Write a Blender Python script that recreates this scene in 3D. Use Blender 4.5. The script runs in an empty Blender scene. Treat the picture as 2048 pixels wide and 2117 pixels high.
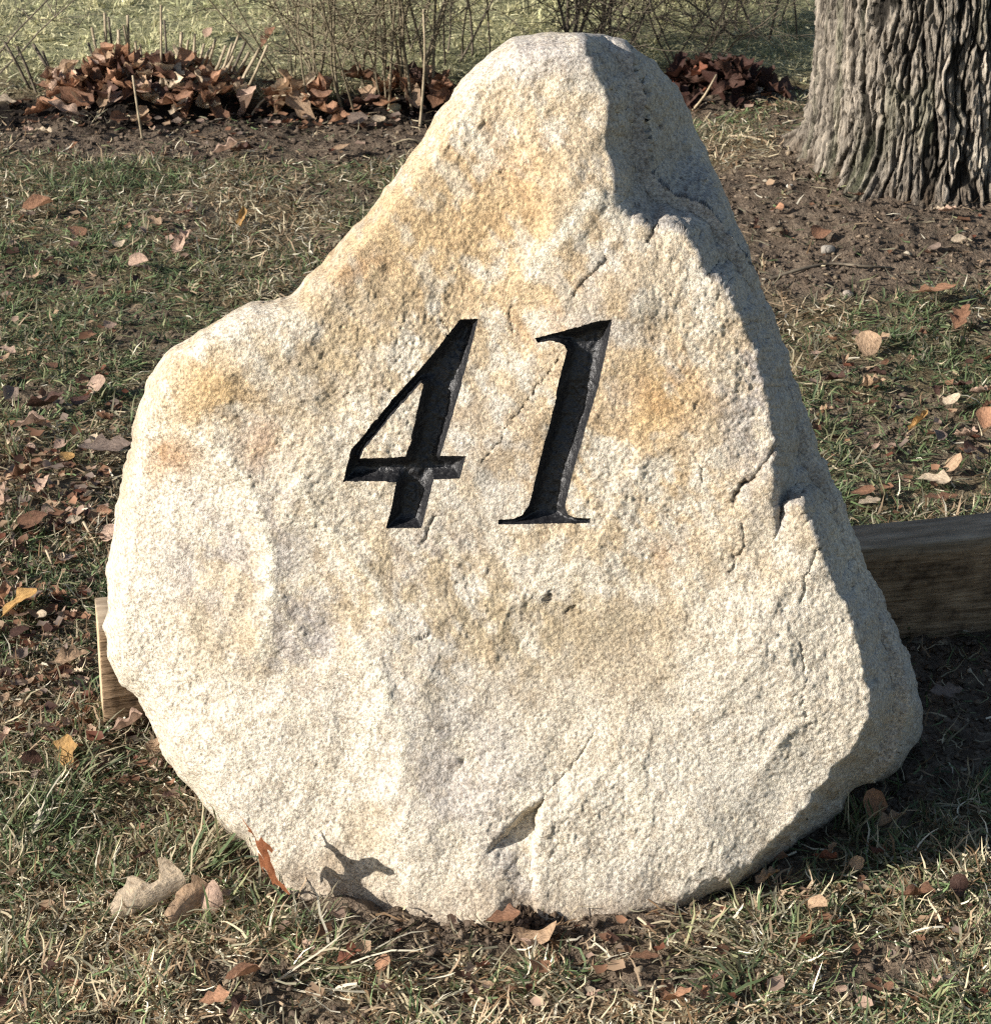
import bpy, bmesh, math, random
import numpy as np
from mathutils import Vector, Matrix
from mathutils.geometry import delaunay_2d_cdt

random.seed(41)
rng = np.random.default_rng(41)
scene = bpy.context.scene
C = scene.collection

# ------------------------------------------------------------------ camera
CAM_H, PITCH, FPX = 1.5, math.radians(25.2), 5300.0
cam_data = bpy.data.cameras.new("camera")
cam = bpy.data.objects.new("camera", cam_data)
C.objects.link(cam)
cam.location = (0, 0, CAM_H)
cam.rotation_euler = (math.pi / 2 - PITCH, 0, 0)
cam_data.sensor_fit = 'HORIZONTAL'
cam_data.sensor_width = 36.0
cam_data.lens = 36.0 * FPX / 2048.0
cam_data.dof.use_dof = True
cam_data.dof.focus_distance = 2.62
cam_data.dof.aperture_fstop = 42
cam_data.clip_start = 0.05
cam_data.clip_end = 500.0
scene.camera = cam

# ------------------------------------------------------------------ light
SUN_AZ, SUN_EL = math.radians(22.0), math.radians(25.0)   # azimuth: in front of straight left
TO_SUN = np.array([-math.cos(SUN_AZ) * math.cos(SUN_EL), -math.sin(SUN_AZ) * math.cos(SUN_EL), math.sin(SUN_EL)])
sun_data = bpy.data.lights.new("sun", 'SUN')
sun_data.energy = 5.0
sun_data.angle = math.radians(0.5)
sun_data.color = (1.0, 0.945, 0.87)
sun = bpy.data.objects.new("sun", sun_data)
C.objects.link(sun)
sun.rotation_euler = Vector(TO_SUN).to_track_quat('Z', 'Y').to_euler()
world = bpy.data.worlds.new("World")
scene.world = world
world.use_nodes = True
wn = world.node_tree
bg = wn.nodes["Background"]
sky = wn.nodes.new("ShaderNodeTexSky")
sky.sky_type = 'NISHITA'
sky.sun_disc = False
sky.sun_elevation = SUN_EL
sky.sun_rotation = math.atan2(TO_SUN[0], TO_SUN[1])
wn.links.new(sky.outputs[0], bg.inputs[0])
bg.inputs[1].default_value = 0.072
scene.view_settings.view_transform = 'Standard'
scene.view_settings.look = 'None'
scene.view_settings.gamma = 1.0
scene.view_settings.use_curve_mapping = False
scene.view_settings.exposure = 0.62
scene.render.engine = 'CYCLES'
scene.cycles.use_denoising = False
scene.cycles.max_bounces = 5
scene.cycles.diffuse_bounces = 3
scene.cycles.transmission_bounces = 3
scene.cycles.transparent_max_bounces = 4
scene.cycles.pixel_filter_type = 'BLACKMAN_HARRIS'
scene.cycles.filter_width = 1.25

# ------------------------------------------------------------------ maths helpers
FWD = np.array([0, math.cos(PITCH), -math.sin(PITCH)])
UPV = np.array([0, math.sin(PITCH), math.cos(PITCH)])
EYE = np.array([0, 0, CAM_H])

def sight(px, py):
    px = np.asarray(px, float); py = np.asarray(py, float)
    x = (px - 1024.0) / FPX; y = (1058.5 - py) / FPX
    d = FWD + y[..., None] * UPV
    d[..., 0] += x
    return d

def gpt(px, py, z=0.0):
    """map position of a spot on the lawn measured in the photograph"""
    d = sight(px, py)
    s = (z - CAM_H) / d[..., 2]
    return EYE + d * s[..., None]

def depth_of(p):
    return float(np.dot(np.asarray(p) - EYE, FWD))

def to_px(P):
    v = P - EYE
    z = v @ FWD
    return np.stack([1024 + FPX * v[..., 0] / z, 1058.5 - FPX * (v @ UPV) / z], -1)

def _hash(ix, iy, iz, seed):
    with np.errstate(over='ignore'):
        h = (ix.astype(np.uint32) * np.uint32(374761393) + iy.astype(np.uint32) * np.uint32(668265263)
             + iz.astype(np.uint32) * np.uint32(2147483647) + np.uint32(seed * 974711 + 12345))
        h = (h ^ (h >> np.uint32(13))) * np.uint32(1274126177)
        h = (h ^ (h >> np.uint32(16))) * np.uint32(2246822519)
        h ^= h >> np.uint32(15)
    return h.astype(np.float64) / 4294967295.0 * 2 - 1

def vnoise(x, y, z, seed=0):
    """smooth lattice noise, about -1..1"""
    x = np.asarray(x, float); y = np.asarray(y, float) + 0 * x; z = np.asarray(z, float) + 0 * x
    ix, iy, iz = np.floor(x), np.floor(y), np.floor(z)
    fx, fy, fz = x - ix, y - iy, z - iz
    ix = ix.astype(np.int64); iy = iy.astype(np.int64); iz = iz.astype(np.int64)
    u = fx * fx * fx * (fx * (fx * 6 - 15) + 10)
    v = fy * fy * fy * (fy * (fy * 6 - 15) + 10)
    w = fz * fz * fz * (fz * (fz * 6 - 15) + 10)
    r = 0
    for dx in (0, 1):
        for dy in (0, 1):
            for dz in (0, 1):
                k = (u if dx else 1 - u) * (v if dy else 1 - v) * (w if dz else 1 - w)
                r = r + k * _hash(ix + dx, iy + dy, iz + dz, seed)
    return r

def fbm(x, y, z, seed=0, octs=3, gain=0.5):
    r, a, f = 0, 1.0, 1.0
    for o in range(octs):
        r = r + a * vnoise(x * f, y * f, z * f, seed + o * 7)
        a *= gain; f *= 2.03
    return r

def seg_dist(P, poly, closed=False):
    """distance from points (n,2) to a polyline"""
    poly = np.asarray(poly, float)
    A = poly if closed else poly[:-1]
    B = np.roll(poly, -1, 0) if closed else poly[1:]
    out = np.full(len(P), 1e18)
    for a, b in zip(A, B):
        ab = b - a
        t = np.clip(((P - a) @ ab) / max(ab @ ab, 1e-12), 0, 1)
        q = P - a - t[:, None] * ab
        out = np.minimum(out, (q * q).sum(1))
    return np.sqrt(out)

def inside(P, segs):
    """even-odd test against a soup of segments [(a,b),...]"""
    c = np.zeros(len(P), bool)
    x, y = P[:, 0], P[:, 1]
    for a, b in segs:
        if a[1] == b[1]:
            continue
        m = (a[1] > y) != (b[1] > y)
        c ^= m & (x < (b[0] - a[0]) * (y - a[1]) / (b[1] - a[1]) + a[0])
    return c

def ring(poly):
    poly = [np.asarray(p, float) for p in poly]
    return list(zip(poly, poly[1:] + poly[:1]))

def smoothstep(a, b, x):
    t = np.clip((x - a) / (b - a), 0, 1)
    return t * t * (3 - 2 * t)

def catmull(pts, n, closed=True):
    pts = np.asarray(pts, float); m = len(pts); out = []
    for i in range(m if closed else m - 1):
        p0 = pts[(i - 1) % m] if closed or i > 0 else pts[i]
        p1, p2 = pts[i], pts[(i + 1) % m]
        p3 = pts[(i + 2) % m] if closed or i + 2 < m else p2
        for k in range(n):
            t = k / n
            out.append(0.5 * (2 * p1 + (p2 - p0) * t + (2 * p0 - 5 * p1 + 4 * p2 - p3) * t * t + (3 * p1 - p0 - 3 * p2 + p3) * t ** 3))
    if not closed:
        out.append(pts[-1])
    return np.array(out)

# ------------------------------------------------------------------ object helpers
def mesh_np(name, V, tris, quads=None, smooth=True):
    me = bpy.data.meshes.new(name)
    V = np.asarray(V, np.float32)
    tris = np.zeros((0, 3), np.int32) if tris is None else np.asarray(tris, np.int32).reshape(-1, 3)
    quads = np.zeros((0, 4), np.int32) if quads is None else np.asarray(quads, np.int32).reshape(-1, 4)
    me.vertices.add(len(V)); me.vertices.foreach_set('co', V.ravel())
    loops = np.concatenate([quads.ravel(), tris.ravel()])
    me.loops.add(len(loops)); me.loops.foreach_set('vertex_index', loops)
    starts = np.concatenate([np.arange(len(quads)) * 4, len(quads) * 4 + np.arange(len(tris)) * 3]).astype(np.int32)
    me.polygons.add(len(starts)); me.polygons.foreach_set('loop_start', starts)
    if smooth:
        me.polygons.foreach_set('use_smooth', np.ones(len(starts), bool))
    me.update(calc_edges=True)
    return me

def put_color(me, name, col):
    a = me.attributes.new(name, 'FLOAT_COLOR', 'POINT')
    c = np.ones((len(col), 4), np.float32); c[:, :3] = col
    a.data.foreach_set('color', c.ravel())

def put_float(me, name, val):
    a = me.attributes.new(name, 'FLOAT', 'POINT')
    a.data.foreach_set('value', np.asarray(val, np.float32))

def tag(o, label=None, cat=None, group=None, kind=None):
    if label: o['label'] = label
    if cat: o['category'] = cat
    if group: o['group'] = group
    if kind: o['kind'] = kind
    return o

def link(name, me, mat=None, parent=None):
    o = bpy.data.objects.new(name, me)
    C.objects.link(o)
    if mat and not me.materials:
        me.materials.append(mat)
    if parent:
        o.parent = parent
    return o

def empty(name, loc):
    o = bpy.data.objects.new(name, None); C.objects.link(o)
    o.location = loc; o.empty_display_size = 0.05
    return o

# ------------------------------------------------------------------ materials
def new_mat(name, rough=0.8, spec=0.3):
    m = bpy.data.materials.new(name); m.use_nodes = True
    nt = m.node_tree; b = nt.nodes['Principled BSDF']
    b.inputs['Roughness'].default_value = rough
    b.inputs['Specular IOR Level'].default_value = spec
    return m, nt, b

def nd(nt, t, **kw):
    n = nt.nodes.new(t)
    for k, v in kw.items():
        if k in n.inputs: n.inputs[k].default_value = v
        else: setattr(n, k, v)
    return n

def noise_node(nt, vec, scale, detail=3, rough=0.6):
    n = nd(nt, 'ShaderNodeTexNoise'); n.inputs['Scale'].default_value = scale
    n.inputs['Detail'].default_value = detail; n.inputs['Roughness'].default_value = rough
    nt.links.new(vec, n.inputs['Vector']); return n

def ramp(nt, fac, stops):
    r = nd(nt, 'ShaderNodeValToRGB'); e = r.color_ramp.elements
    while len(e) < len(stops): e.new(0.5)
    for el, (p, c) in zip(e, stops):
        el.position = p; el.color = (*c, 1) if len(c) == 3 else c
    nt.links.new(fac, r.inputs['Fac']); return r

def mixc(nt, mode, fac, a, b):
    n = nd(nt, 'ShaderNodeMix', data_type='RGBA', blend_type=mode)
    for sock, v in ((n.inputs[0], fac), (n.inputs[6], a), (n.inputs[7], b)):
        if hasattr(v, 'node'): nt.links.new(v, sock)
        else: sock.default_value = v if not isinstance(v, tuple) or len(v) == 4 else (*v, 1)
    return n.outputs[2]

def bump(nt, height, bsdf, strength, dist):
    b = nd(nt, 'ShaderNodeBump'); b.inputs['Strength'].default_value = strength
    b.inputs['Distance'].default_value = dist
    nt.links.new(height, b.inputs['Height']); nt.links.new(b.outputs[0], bsdf.inputs['Normal'])

def attr(nt, name):
    return nd(nt, 'ShaderNodeAttribute', attribute_name=name)

def mat_stone():
    m, nt, b = new_mat('granite', 0.75, 0.35)
    co = nd(nt, 'ShaderNodeTexCoord').outputs['Object']
    t = attr(nt, 'tint').outputs['Color']
    n1 = noise_node(nt, co, 300, 3, 0.65)
    r1 = ramp(nt, n1.outputs[0], [(0.33, (0.55, 0.52, 0.49)), (0.50, (0.98, 0.96, 0.93)), (0.65, (1.24, 1.22, 1.18))])
    c = mixc(nt, 'MULTIPLY', 1.0, t, r1.outputs[0])
    n2 = noise_node(nt, co, 75, 3, 0.6)
    r2 = ramp(nt, n2.outputs[0], [(0.36, (0.84, 0.81, 0.78)), (0.52, (1, 1, 1)), (0.68, (1.10, 1.08, 1.05))])
    c = mixc(nt, 'MULTIPLY', 1.0, c, r2.outputs[0])
    v = nd(nt, 'ShaderNodeTexVoronoi'); v.inputs['Scale'].default_value = 430
    nt.links.new(co, v.inputs['Vector'])
    r3 = ramp(nt, v.outputs['Color'], [(0.0, (0.70, 0.69, 0.69)), (0.22, (0.86, 0.85, 0.84)), (0.45, (1.06, 1.04, 0.99)), (0.74, (1.16, 1.13, 1.05)), (0.88, (1.02, 0.95, 0.84)), (0.92, (0.42, 0.39, 0.37))])
    r3.color_ramp.interpolation = 'CONSTANT'
    c = mixc(nt, 'MULTIPLY', 0.55, c, r3.outputs[0])
    nt.links.new(c, b.inputs['Base Color'])
    h = noise_node(nt, co, 330, 4, 0.7)
    bump(nt, h.outputs[0], b, 0.8, 0.004)
    return m

def mat_paint():
    m, nt, b = new_mat('black_paint', 0.42, 0.6)
    co = nd(nt, 'ShaderNodeTexCoord').outputs['Object']
    n = noise_node(nt, co, 260, 4, 0.7)
    r = ramp(nt, n.outputs[0], [(0.46, (0.011, 0.011, 0.013)), (0.60, (0.024, 0.024, 0.026)), (0.76, (0.085, 0.083, 0.08))])
    nt.links.new(r.outputs[0], b.inputs['Base Color'])
    bump(nt, noise_node(nt, co, 240, 3, 0.7).outputs[0], b, 0.6, 0.003)
    return m

def mat_ground():
    m, nt, b = new_mat('soil', 0.95, 0.12)
    co = nd(nt, 'ShaderNodeTexCoord').outputs['Object']
    n1 = noise_node(nt, co, 60, 5, 0.7); n2 = noise_node(nt, co, 9, 4, 0.6)
    soil = ramp(nt, n1.outputs[0], [(0.25, (0.065, 0.049, 0.036)), (0.5, (0.165, 0.127, 0.094)), (0.75, (0.29, 0.235, 0.175))])
    thatch = ramp(nt, n1.outputs[0], [(0.3, (0.060, 0.045, 0.026)), (0.5, (0.160, 0.128, 0.075)), (0.7, (0.30, 0.245, 0.145))])
    soil2 = mixc(nt, 'MULTIPLY', 0.8, soil.outputs[0], ramp(nt, n2.outputs[0], [(0.3, (0.6, 0.6, 0.6)), (0.7, (1.3, 1.25, 1.2))]).outputs[0])
    c = mixc(nt, 'MIX', attr(nt, 'soil').outputs['Fac'], thatch.outputs[0], soil2)
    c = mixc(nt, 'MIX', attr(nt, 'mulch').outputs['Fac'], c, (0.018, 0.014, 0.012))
    # beyond the near lawn no blade is built any more: plain turf colour
    far = ramp(nt, n2.outputs[0], [(0.3, (0.22, 0.22, 0.115)), (0.7, (0.42, 0.40, 0.23))])
    c = mixc(nt, 'MIX', attr(nt, 'far').outputs['Fac'], c, far.outputs[0])
    nt.links.new(c, b.inputs['Base Color'])
    bump(nt, n1.outputs[0], b, 0.9, 0.02)
    return m

def mat_blade(name):
    m, nt, b = new_mat(name, 0.6, 0.25)
    out = nt.nodes['Material Output']
    c = attr(nt, 'col').outputs['Color']
    nt.links.new(c, b.inputs['Base Color'])
    tr = nd(nt, 'ShaderNodeBsdfTranslucent'); nt.links.new(c, tr.inputs[0])
    mx = nd(nt, 'ShaderNodeMixShader'); mx.inputs[0].default_value = 0.32
    nt.links.new(b.outputs[0], mx.inputs[1]); nt.links.new(tr.outputs[0], mx.inputs[2])
    nt.links.new(mx.outputs[0], out.inputs[0])
    return m

def mat_leaf():
    m, nt, b = new_mat('dry_leaf', 0.6, 0.3)
    out = nt.nodes['Material Output']
    co = nd(nt, 'ShaderNodeTexCoord').outputs['Generated']
    oi = nd(nt, 'ShaderNodeObjectInfo')
    n = noise_node(nt, co, 7, 4, 0.65)
    r = ramp(nt, n.outputs[0], [(0.3, (0.55, 0.50, 0.45)), (0.5, (1, 1, 1)), (0.72, (1.35, 1.3, 1.2))])
    c = mixc(nt, 'MULTIPLY', 1.0, oi.outputs['Color'], r.outputs[0])
    c = mixc(nt, 'MULTIPLY', 0.5, c, attr(nt, 'vein').outputs['Color'])
    nt.links.new(c, b.inputs['Base Color'])
    tr = nd(nt, 'ShaderNodeBsdfTranslucent'); nt.links.new(c, tr.inputs[0])
    mx = nd(nt, 'ShaderNodeMixShader'); mx.inputs[0].default_value = 0.25
    nt.links.new(b.outputs[0], mx.inputs[1]); nt.links.new(tr.outputs[0], mx.inputs[2])
    nt.links.new(mx.outputs[0], out.inputs[0])
    bump(nt, n.outputs[0], b, 0.4, 0.01)
    return m

def mat_bark():
    m, nt, b = new_mat('oak_bark', 0.9, 0.15)
    co = nd(nt, 'ShaderNodeTexCoord').outputs['Object']
    t = attr(nt, 'tint').outputs['Color']
    mp = nd(nt, 'ShaderNodeMapping'); mp.inputs['Scale'].default_value = (1, 1, 0.35)
    nt.links.new(co, mp.inputs[0])
    n1 = noise_node(nt, mp.outputs[0], 95, 5, 0.7)
    r1 = ramp(nt, n1.outputs[0], [(0.3, (0.5, 0.5, 0.5)), (0.5, (1, 1, 1)), (0.7, (1.45, 1.42, 1.36))])
    c = mixc(nt, 'MULTIPLY', 1.0, t, r1.outputs[0])
    mp2 = nd(nt, 'ShaderNodeMapping'); mp2.inputs['Scale'].default_value = (1, 1, 0.13)
    nt.links.new(co, mp2.inputs[0])
    n2 = noise_node(nt, mp2.outputs[0], 55, 2, 0.5); n2.inputs['Distortion'].default_value = 0.6
    r2 = ramp(nt, n2.outputs[0], [(0.40, (1.08, 1.08, 1.08)), (0.475, (0.85, 0.85, 0.85)), (0.50, (0.16, 0.15, 0.14)), (0.525, (0.85, 0.85, 0.85)), (0.60, (1.08, 1.08, 1.08))])
    c = mixc(nt, 'MULTIPLY', 1.0, c, r2.outputs[0])
    nt.links.new(c, b.inputs['Base Color'])
    bump(nt, n1.outputs[0], b, 0.9, 0.012)
    return m

def mat_wood():
    m, nt, b = new_mat('weathered_lumber', 0.8, 0.2)
    co = nd(nt, 'ShaderNodeTexCoord').outputs['Object']
    mp = nd(nt, 'ShaderNodeMapping'); mp.inputs['Scale'].default_value = (0.13, 1, 1)
    nt.links.new(co, mp.inputs[0])
    n1 = noise_node(nt, mp.outputs[0], 120, 4, 0.6)
    n2 = noise_node(nt, co, 26, 5, 0.7)
    r1 = ramp(nt, n1.outputs[0], [(0.3, (0.20, 0.14, 0.088)), (0.55, (0.36, 0.26, 0.17)), (0.75, (0.50, 0.38, 0.26))])
    r2 = ramp(nt, n2.outputs[0], [(0.36, (0.34, 0.31, 0.30)), (0.48, (0.85, 0.8, 0.76)), (0.62, (1.2, 1.14, 1.08))])
    c = mixc(nt, 'MULTIPLY', 1.0, r1.outputs[0], r2.outputs[0])
    c = mixc(nt, 'MIX', attr(nt, 'weather_lit').outputs['Fac'], c, mixc(nt, 'MULTIPLY', 1.0, r1.outputs[0], (0.95, 1.05, 1.15)))
    c = mixc(nt, 'MIX', attr(nt, 'cut').outputs['Fac'], c, (0.55, 0.43, 0.27))
    nt.links.new(c, b.inputs['Base Color'])
    bump(nt, n1.outputs[0], b, 0.9, 0.006)
    return m

def mat_twig(name, c0, c1):
    m, nt, b = new_mat(name, 0.75, 0.25)
    co = nd(nt, 'ShaderNodeTexCoord').outputs['Object']
    r = ramp(nt, noise_node(nt, co, 45, 3, 0.6).outputs[0], [(0.35, c0), (0.65, c1)])
    nt.links.new(r.outputs[0], b.inputs['Base Color'])
    return m

def mat_crumb():
    m, nt, b = new_mat('soil_crumb', 0.95, 0.1)
    nt.links.new(attr(nt, 'col').outputs['Color'], b.inputs['Base Color'])
    co = nd(nt, 'ShaderNodeTexCoord').outputs['Object']
    bump(nt, noise_node(nt, co, 300, 3, 0.7).outputs[0], b, 0.6, 0.004)
    return m

M_STONE, M_PAINT, M_GROUND, M_BLADE = mat_stone(), mat_paint(), mat_ground(), mat_blade('grass_blade')
M_CUT = mat_twig('cut_end', (0.44, 0.33, 0.20), (0.62, 0.50, 0.33))
M_LEAF, M_BARK, M_WOOD, M_CRUMB = mat_leaf(), mat_bark(), mat_wood(), mat_crumb()
M_STEM = mat_twig('straw_stem', (0.24, 0.19, 0.12), (0.50, 0.41, 0.28))
M_TWIG = mat_twig('grey_twig', (0.075, 0.060, 0.045), (0.20, 0.165, 0.12))
M_SHOOT = mat_twig('pale_shoot', (0.13, 0.105, 0.065), (0.27, 0.225, 0.15))

# ------------------------------------------------------------------ the lie of the land
def gpoly(pts):
    return [gpt(*p)[:2] for p in pts]

BED = gpoly([(-500, 262), (-200, 225), (0, 212), (300, 215), (560, 228), (800, 205), (1000, 170), (1250, 160), (1500, 175), (1640, 225), (1560, 262), (1380, 280), (1000, 318), (860, 325), (700, 352), (480, 322), (250, 325), (0, 318), (-200, 332), (-500, 345)])
TREE_SOIL = gpoly([(1440, 440), (1560, 400), (1660, 330), (1800, 250), (2200, 200), (2700, 240), (2700, 640), (2300, 655), (2048, 632), (1900, 612), (1760, 640), (1600, 650), (1480, 600)])
SHADE_SOIL = gpoly([(1560, 1850), (1660, 1810), (1780, 1745), (1900, 1690), (2048, 1650), (2400, 1560), (2400, 1250), (2048, 1285), (1850, 1310), (1500, 1350), (1300, 1600)])
UNDER_SOIL = gpoly([(290, 1510), (360, 1590), (390, 1690), (440, 1790), (540, 1900), (620, 1945), (800, 1960), (1000, 1975), (1250, 1960), (1500, 1915), (1640, 1850), (1500, 1400), (300, 1330)])
BARE = [(1420, 1990, 190, 50, .95), (1880, 1990, 150, 55, .9), (520, 2040, 200, 40, .85), (1000, 2075, 260, 40, .8), (1700, 2095, 160, 35, .7), (60, 1030, 120, 60, .45), (1150, 2080, 220, 40, .55),
        (430, 1600, 90, 60, .7), (1780, 1830, 150, 40, .5), (300, 440, 160, 40, .35), (120, 1400, 120, 90, .35), (880, 1990, 200, 30, .5)]
TREE = gpt(1925, 395)[:2]
STONE_FRONT = gpt(900, 1893)
PILES = [(gpt(285, 222)[:2], .21, .12, .080), (gpt(610, 226)[:2], .085, .06, .035), (gpt(850, 212)[:2], .13, .08, .04), (gpt(1470, 228)[:2], .14, .10, .085)]

def soft_in(P, poly, w):
    d = seg_dist(P, poly, True)
    s = np.where(inside(P, ring(poly)), d, -d)
    return smoothstep(-w, w, s)

def land(P):
    """height, bare soil 0..1, bed darkening 0..1 at map positions (n,2)"""
    P = np.asarray(P, float).reshape(-1, 2)
    x, y = P[:, 0], P[:, 1]
    wob = np.stack([vnoise(x * 9, y * 9, 0, 3), vnoise(x * 9, y * 9, 5, 4)], -1) * 0.05 + np.stack([vnoise(x * 30, y * 30, 0, 5), vnoise(x * 30, y * 30, 5, 6)], -1) * 0.02
    Q = P + wob
    near = (np.abs(x) < 4) & (y > 1) & (y < 10)
    soil = np.zeros(len(P)); mulch = np.zeros(len(P))
    if near.any():
        q = Q[near]
        bed = soft_in(q, BED, .05); tr = soft_in(q, TREE_SOIL, .07); sh = soft_in(q, SHADE_SOIL, .03); un = soft_in(q, UNDER_SOIL, .02)
        s = np.maximum.reduce([bed, tr, sh, un])
        for bx, by, rx, ry, a in BARE:
            c = gpt(bx, by)[:2]; e1 = gpt(bx + rx, by)[:2]; e2 = gpt(bx, by - ry)[:2]
            r2 = ((q[:, 0] - c[0]) / abs(e1[0] - c[0])) ** 2 + ((q[:, 1] - c[1]) / abs(e2[1] - c[1])) ** 2
            s = np.maximum(s, a * smoothstep(1.7, .5, r2))
        pn = vnoise(q[:, 0] * 7, q[:, 1] * 7, 0, 21) + .6 * vnoise(q[:, 0] * 17, q[:, 1] * 17, 0, 22)
        s = np.maximum(s, .72 * smoothstep(.28, .75, pn) * (q[:, 1] < 5))
        soil[near] = s
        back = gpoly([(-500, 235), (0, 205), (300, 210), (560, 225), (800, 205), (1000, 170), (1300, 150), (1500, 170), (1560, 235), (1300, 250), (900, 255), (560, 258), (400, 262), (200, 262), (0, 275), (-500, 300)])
        mulch[near] = 0.97 * soft_in(q, back, .05) + 0.10 * bed  # near-black along the back strip, faint over the rest of the bed
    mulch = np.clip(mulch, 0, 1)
    h = 0.010 * vnoise(x * 1.7, y * 1.7, 0, 11) + 0.006 * vnoise(x * 5, y * 5, 0, 12)
    h = h + soil * (0.0050 * vnoise(x * 28, y * 28, 0, 13) + 0.005 * vnoise(x * 70, y * 70, 0, 14) + 0.0030 * vnoise(x * 130, y * 130, 0, 15))
    h = h + (1 - soil) * 0.004 * vnoise(x * 22, y * 22, 0, 16)
    h = h - mulch * 0.02
    rt = np.hypot(x - TREE[0], y - TREE[1])
    h = h + 0.075 * np.exp(-(rt / .55) ** 2)
    for (c, rx, ry, hh) in PILES:
        h = h + hh * 0.75 * np.exp(-(((x - c[0]) / rx) ** 2 + ((y - c[1]) / ry) ** 2) * 1.3)
    m = gpt(1075, 1868)[:2]
    lump = np.exp(-(((x - m[0]) / .032) ** 2 + ((y - m[1]) / .030) ** 2))
    h = h + lump * 0.030 * (1 + 0.35 * vnoise(x * 90, y * 90, 0, 18))
    # scooped a little under the right overhang
    fade = smoothstep(14, 7, np.hypot(x, y - 4))
    return h * fade, soil, mulch

def hgt(x, y):
    return float(land([[x, y]])[0][0])

def spot(px, py):
    """point on the uneven lawn for a photograph position"""
    z = 0.0
    for _ in range(4):
        p = gpt(px, py, z); z = hgt(p[0], p[1])
    return np.array([p[0], p[1], z])

def axis(fine0, fine1, step, out):
    a = list(np.arange(fine0, fine1, step)); s = step; v = a[-1]
    while v < out: s *= 1.35; v += s; a.append(v)
    s = step; v = a[0]; lo = []
    while v > -out: s *= 1.35; v -= s; lo.append(v)
    return np.array(lo[::-1] + a)

gx = axis(-1.75, 1.75, 0.0092, 90.0)
ys, y = [], 1.75
while y < 6.6: ys.append(y); y += 0.0055 + 0.0022 * (y - 1.75)
gy = np.array(ys)
s = .02; hi = []; v = gy[-1]
while v < 160: s *= 1.35; v += s; hi.append(v)
s = .02; lo = []; v = gy[0]
while v > -60: s *= 1.35; v -= s; lo.append(v)
gy = np.array(lo[::-1] + list(gy) + hi)
GX, GY = np.meshgrid(gx, gy)
GP = np.stack([GX.ravel(), GY.ravel()], -1)
gh, gs, gm = land(GP)
nxg, nyg = len(gx), len(gy)
idx = np.arange(nxg * nyg).reshape(nyg, nxg)
quads = np.stack([idx[:-1, :-1], idx[:-1, 1:], idx[1:, 1:], idx[1:, :-1]], -1).reshape(-1, 4)
me = mesh_np('ground', np.column_stack([GP, gh]), None, quads)
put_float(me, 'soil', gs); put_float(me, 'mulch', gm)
put_float(me, 'far', np.maximum(smoothstep(5.30, 5.55, GP[:, 1] + .05 * vnoise(GP[:, 0] * 8, GP[:, 1] * 8, 0, 77)), smoothstep(1.7, 2.3, np.abs(GP[:, 0]))))
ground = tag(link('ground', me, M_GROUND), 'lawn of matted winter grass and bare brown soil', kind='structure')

# ------------------------------------------------------------------ the boulder
K = 2048 / 1896.0
SIL = np.array([(1030, 65), (1100, 69), (1180, 84), (1240, 112), (1290, 162), (1322, 222), (1352, 292), (1387, 372), (1420, 450), (1450, 540), (1488, 625),
                (1520, 720), (1560, 830), (1602, 932), (1640, 1040), (1690, 1150), (1732, 1240), (1756, 1330), (1761, 1390), (1742, 1440), (1692, 1485), (1645, 1508),
                (1605, 1565), (1560, 1608), (1500, 1645), (1430, 1690), (1330, 1745), (1180, 1790), (1000, 1820), (840, 1835), (700, 1828), (600, 1800), (545, 1748),
                (505, 1690), (468, 1632), (428, 1590), (372, 1530), (320, 1452), (272, 1345), (226, 1290), (202, 1210), (203, 1140), (214, 1060), (226, 980),
                (244, 880), (256, 800), (288, 722), (330, 668), (390, 628), (450, 592), (500, 574), (548, 568), (590, 530), (650, 466), (720, 390),
                (790, 300), (830, 236), (868, 170), (910, 122), (960, 84), (1000, 68)], float) * K
SIL = catmull(SIL, 7)
_t = np.roll(SIL, -1, 0) - np.roll(SIL, 1, 0); _n = np.stack([-_t[:, 1], _t[:, 0]], -1) / np.linalg.norm(_t, axis=1)[:, None]
SIL = SIL + _n * (5.0 * (np.abs(vnoise(SIL[:, 0] / 55, SIL[:, 1] / 55, 0, 36)) - .3) * 2 + 2.2 * vnoise(SIL[:, 0] / 18, SIL[:, 1] / 18, 0, 37))[:, None]
RIDGE = np.array([(1085, 40), (1118, 92), (1130, 130), (1158, 170), (1163, 215), (1157, 270), (1172, 330), (1174, 392), (1205, 420), (1245, 438), (1285, 442), (1312, 452),
                  (1335, 488), (1345, 528), (1378, 542), (1398, 580), (1418, 610), (1440, 660), (1452, 700), (1468, 762), (1476, 820), (1482, 880), (1478, 950),
                  (1484, 1030), (1500, 1012), (1512, 968), (1530, 965), (1552, 1010), (1572, 1062), (1592, 1112), (1622, 1160), (1642, 1212), (1650, 1270), (1664, 1330), (1662, 1372),
                  (1642, 1422), (1600, 1470), (1545, 1538), (1500, 1590), (1440, 1650), (1410, 1700), (1400, 1900)], float) * K
RREG = ring(list(RIDGE) + [np.array([2600, 2300.]), np.array([2600, -200.]), np.array([1170, -200.])])
CEN = np.array([1010., 1130.])
LEAN = math.radians(15)
NRM = np.array([-0.06, -math.cos(LEAN), math.sin(LEAN)]); NRM /= np.linalg.norm(NRM)

def wobble(P, a=5.0):
    return P + a * np.stack([vnoise(P[:, 0] / 26, P[:, 1] / 26, 0, 31), vnoise(P[:, 0] / 26, P[:, 1] / 26, 9, 32)], -1) + 0.45 * a * np.stack([vnoise(P[:, 0] / 9, P[:, 1] / 9, 0, 33), vnoise(P[:, 0] / 9, P[:, 1] / 9, 9, 34)], -1)

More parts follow.
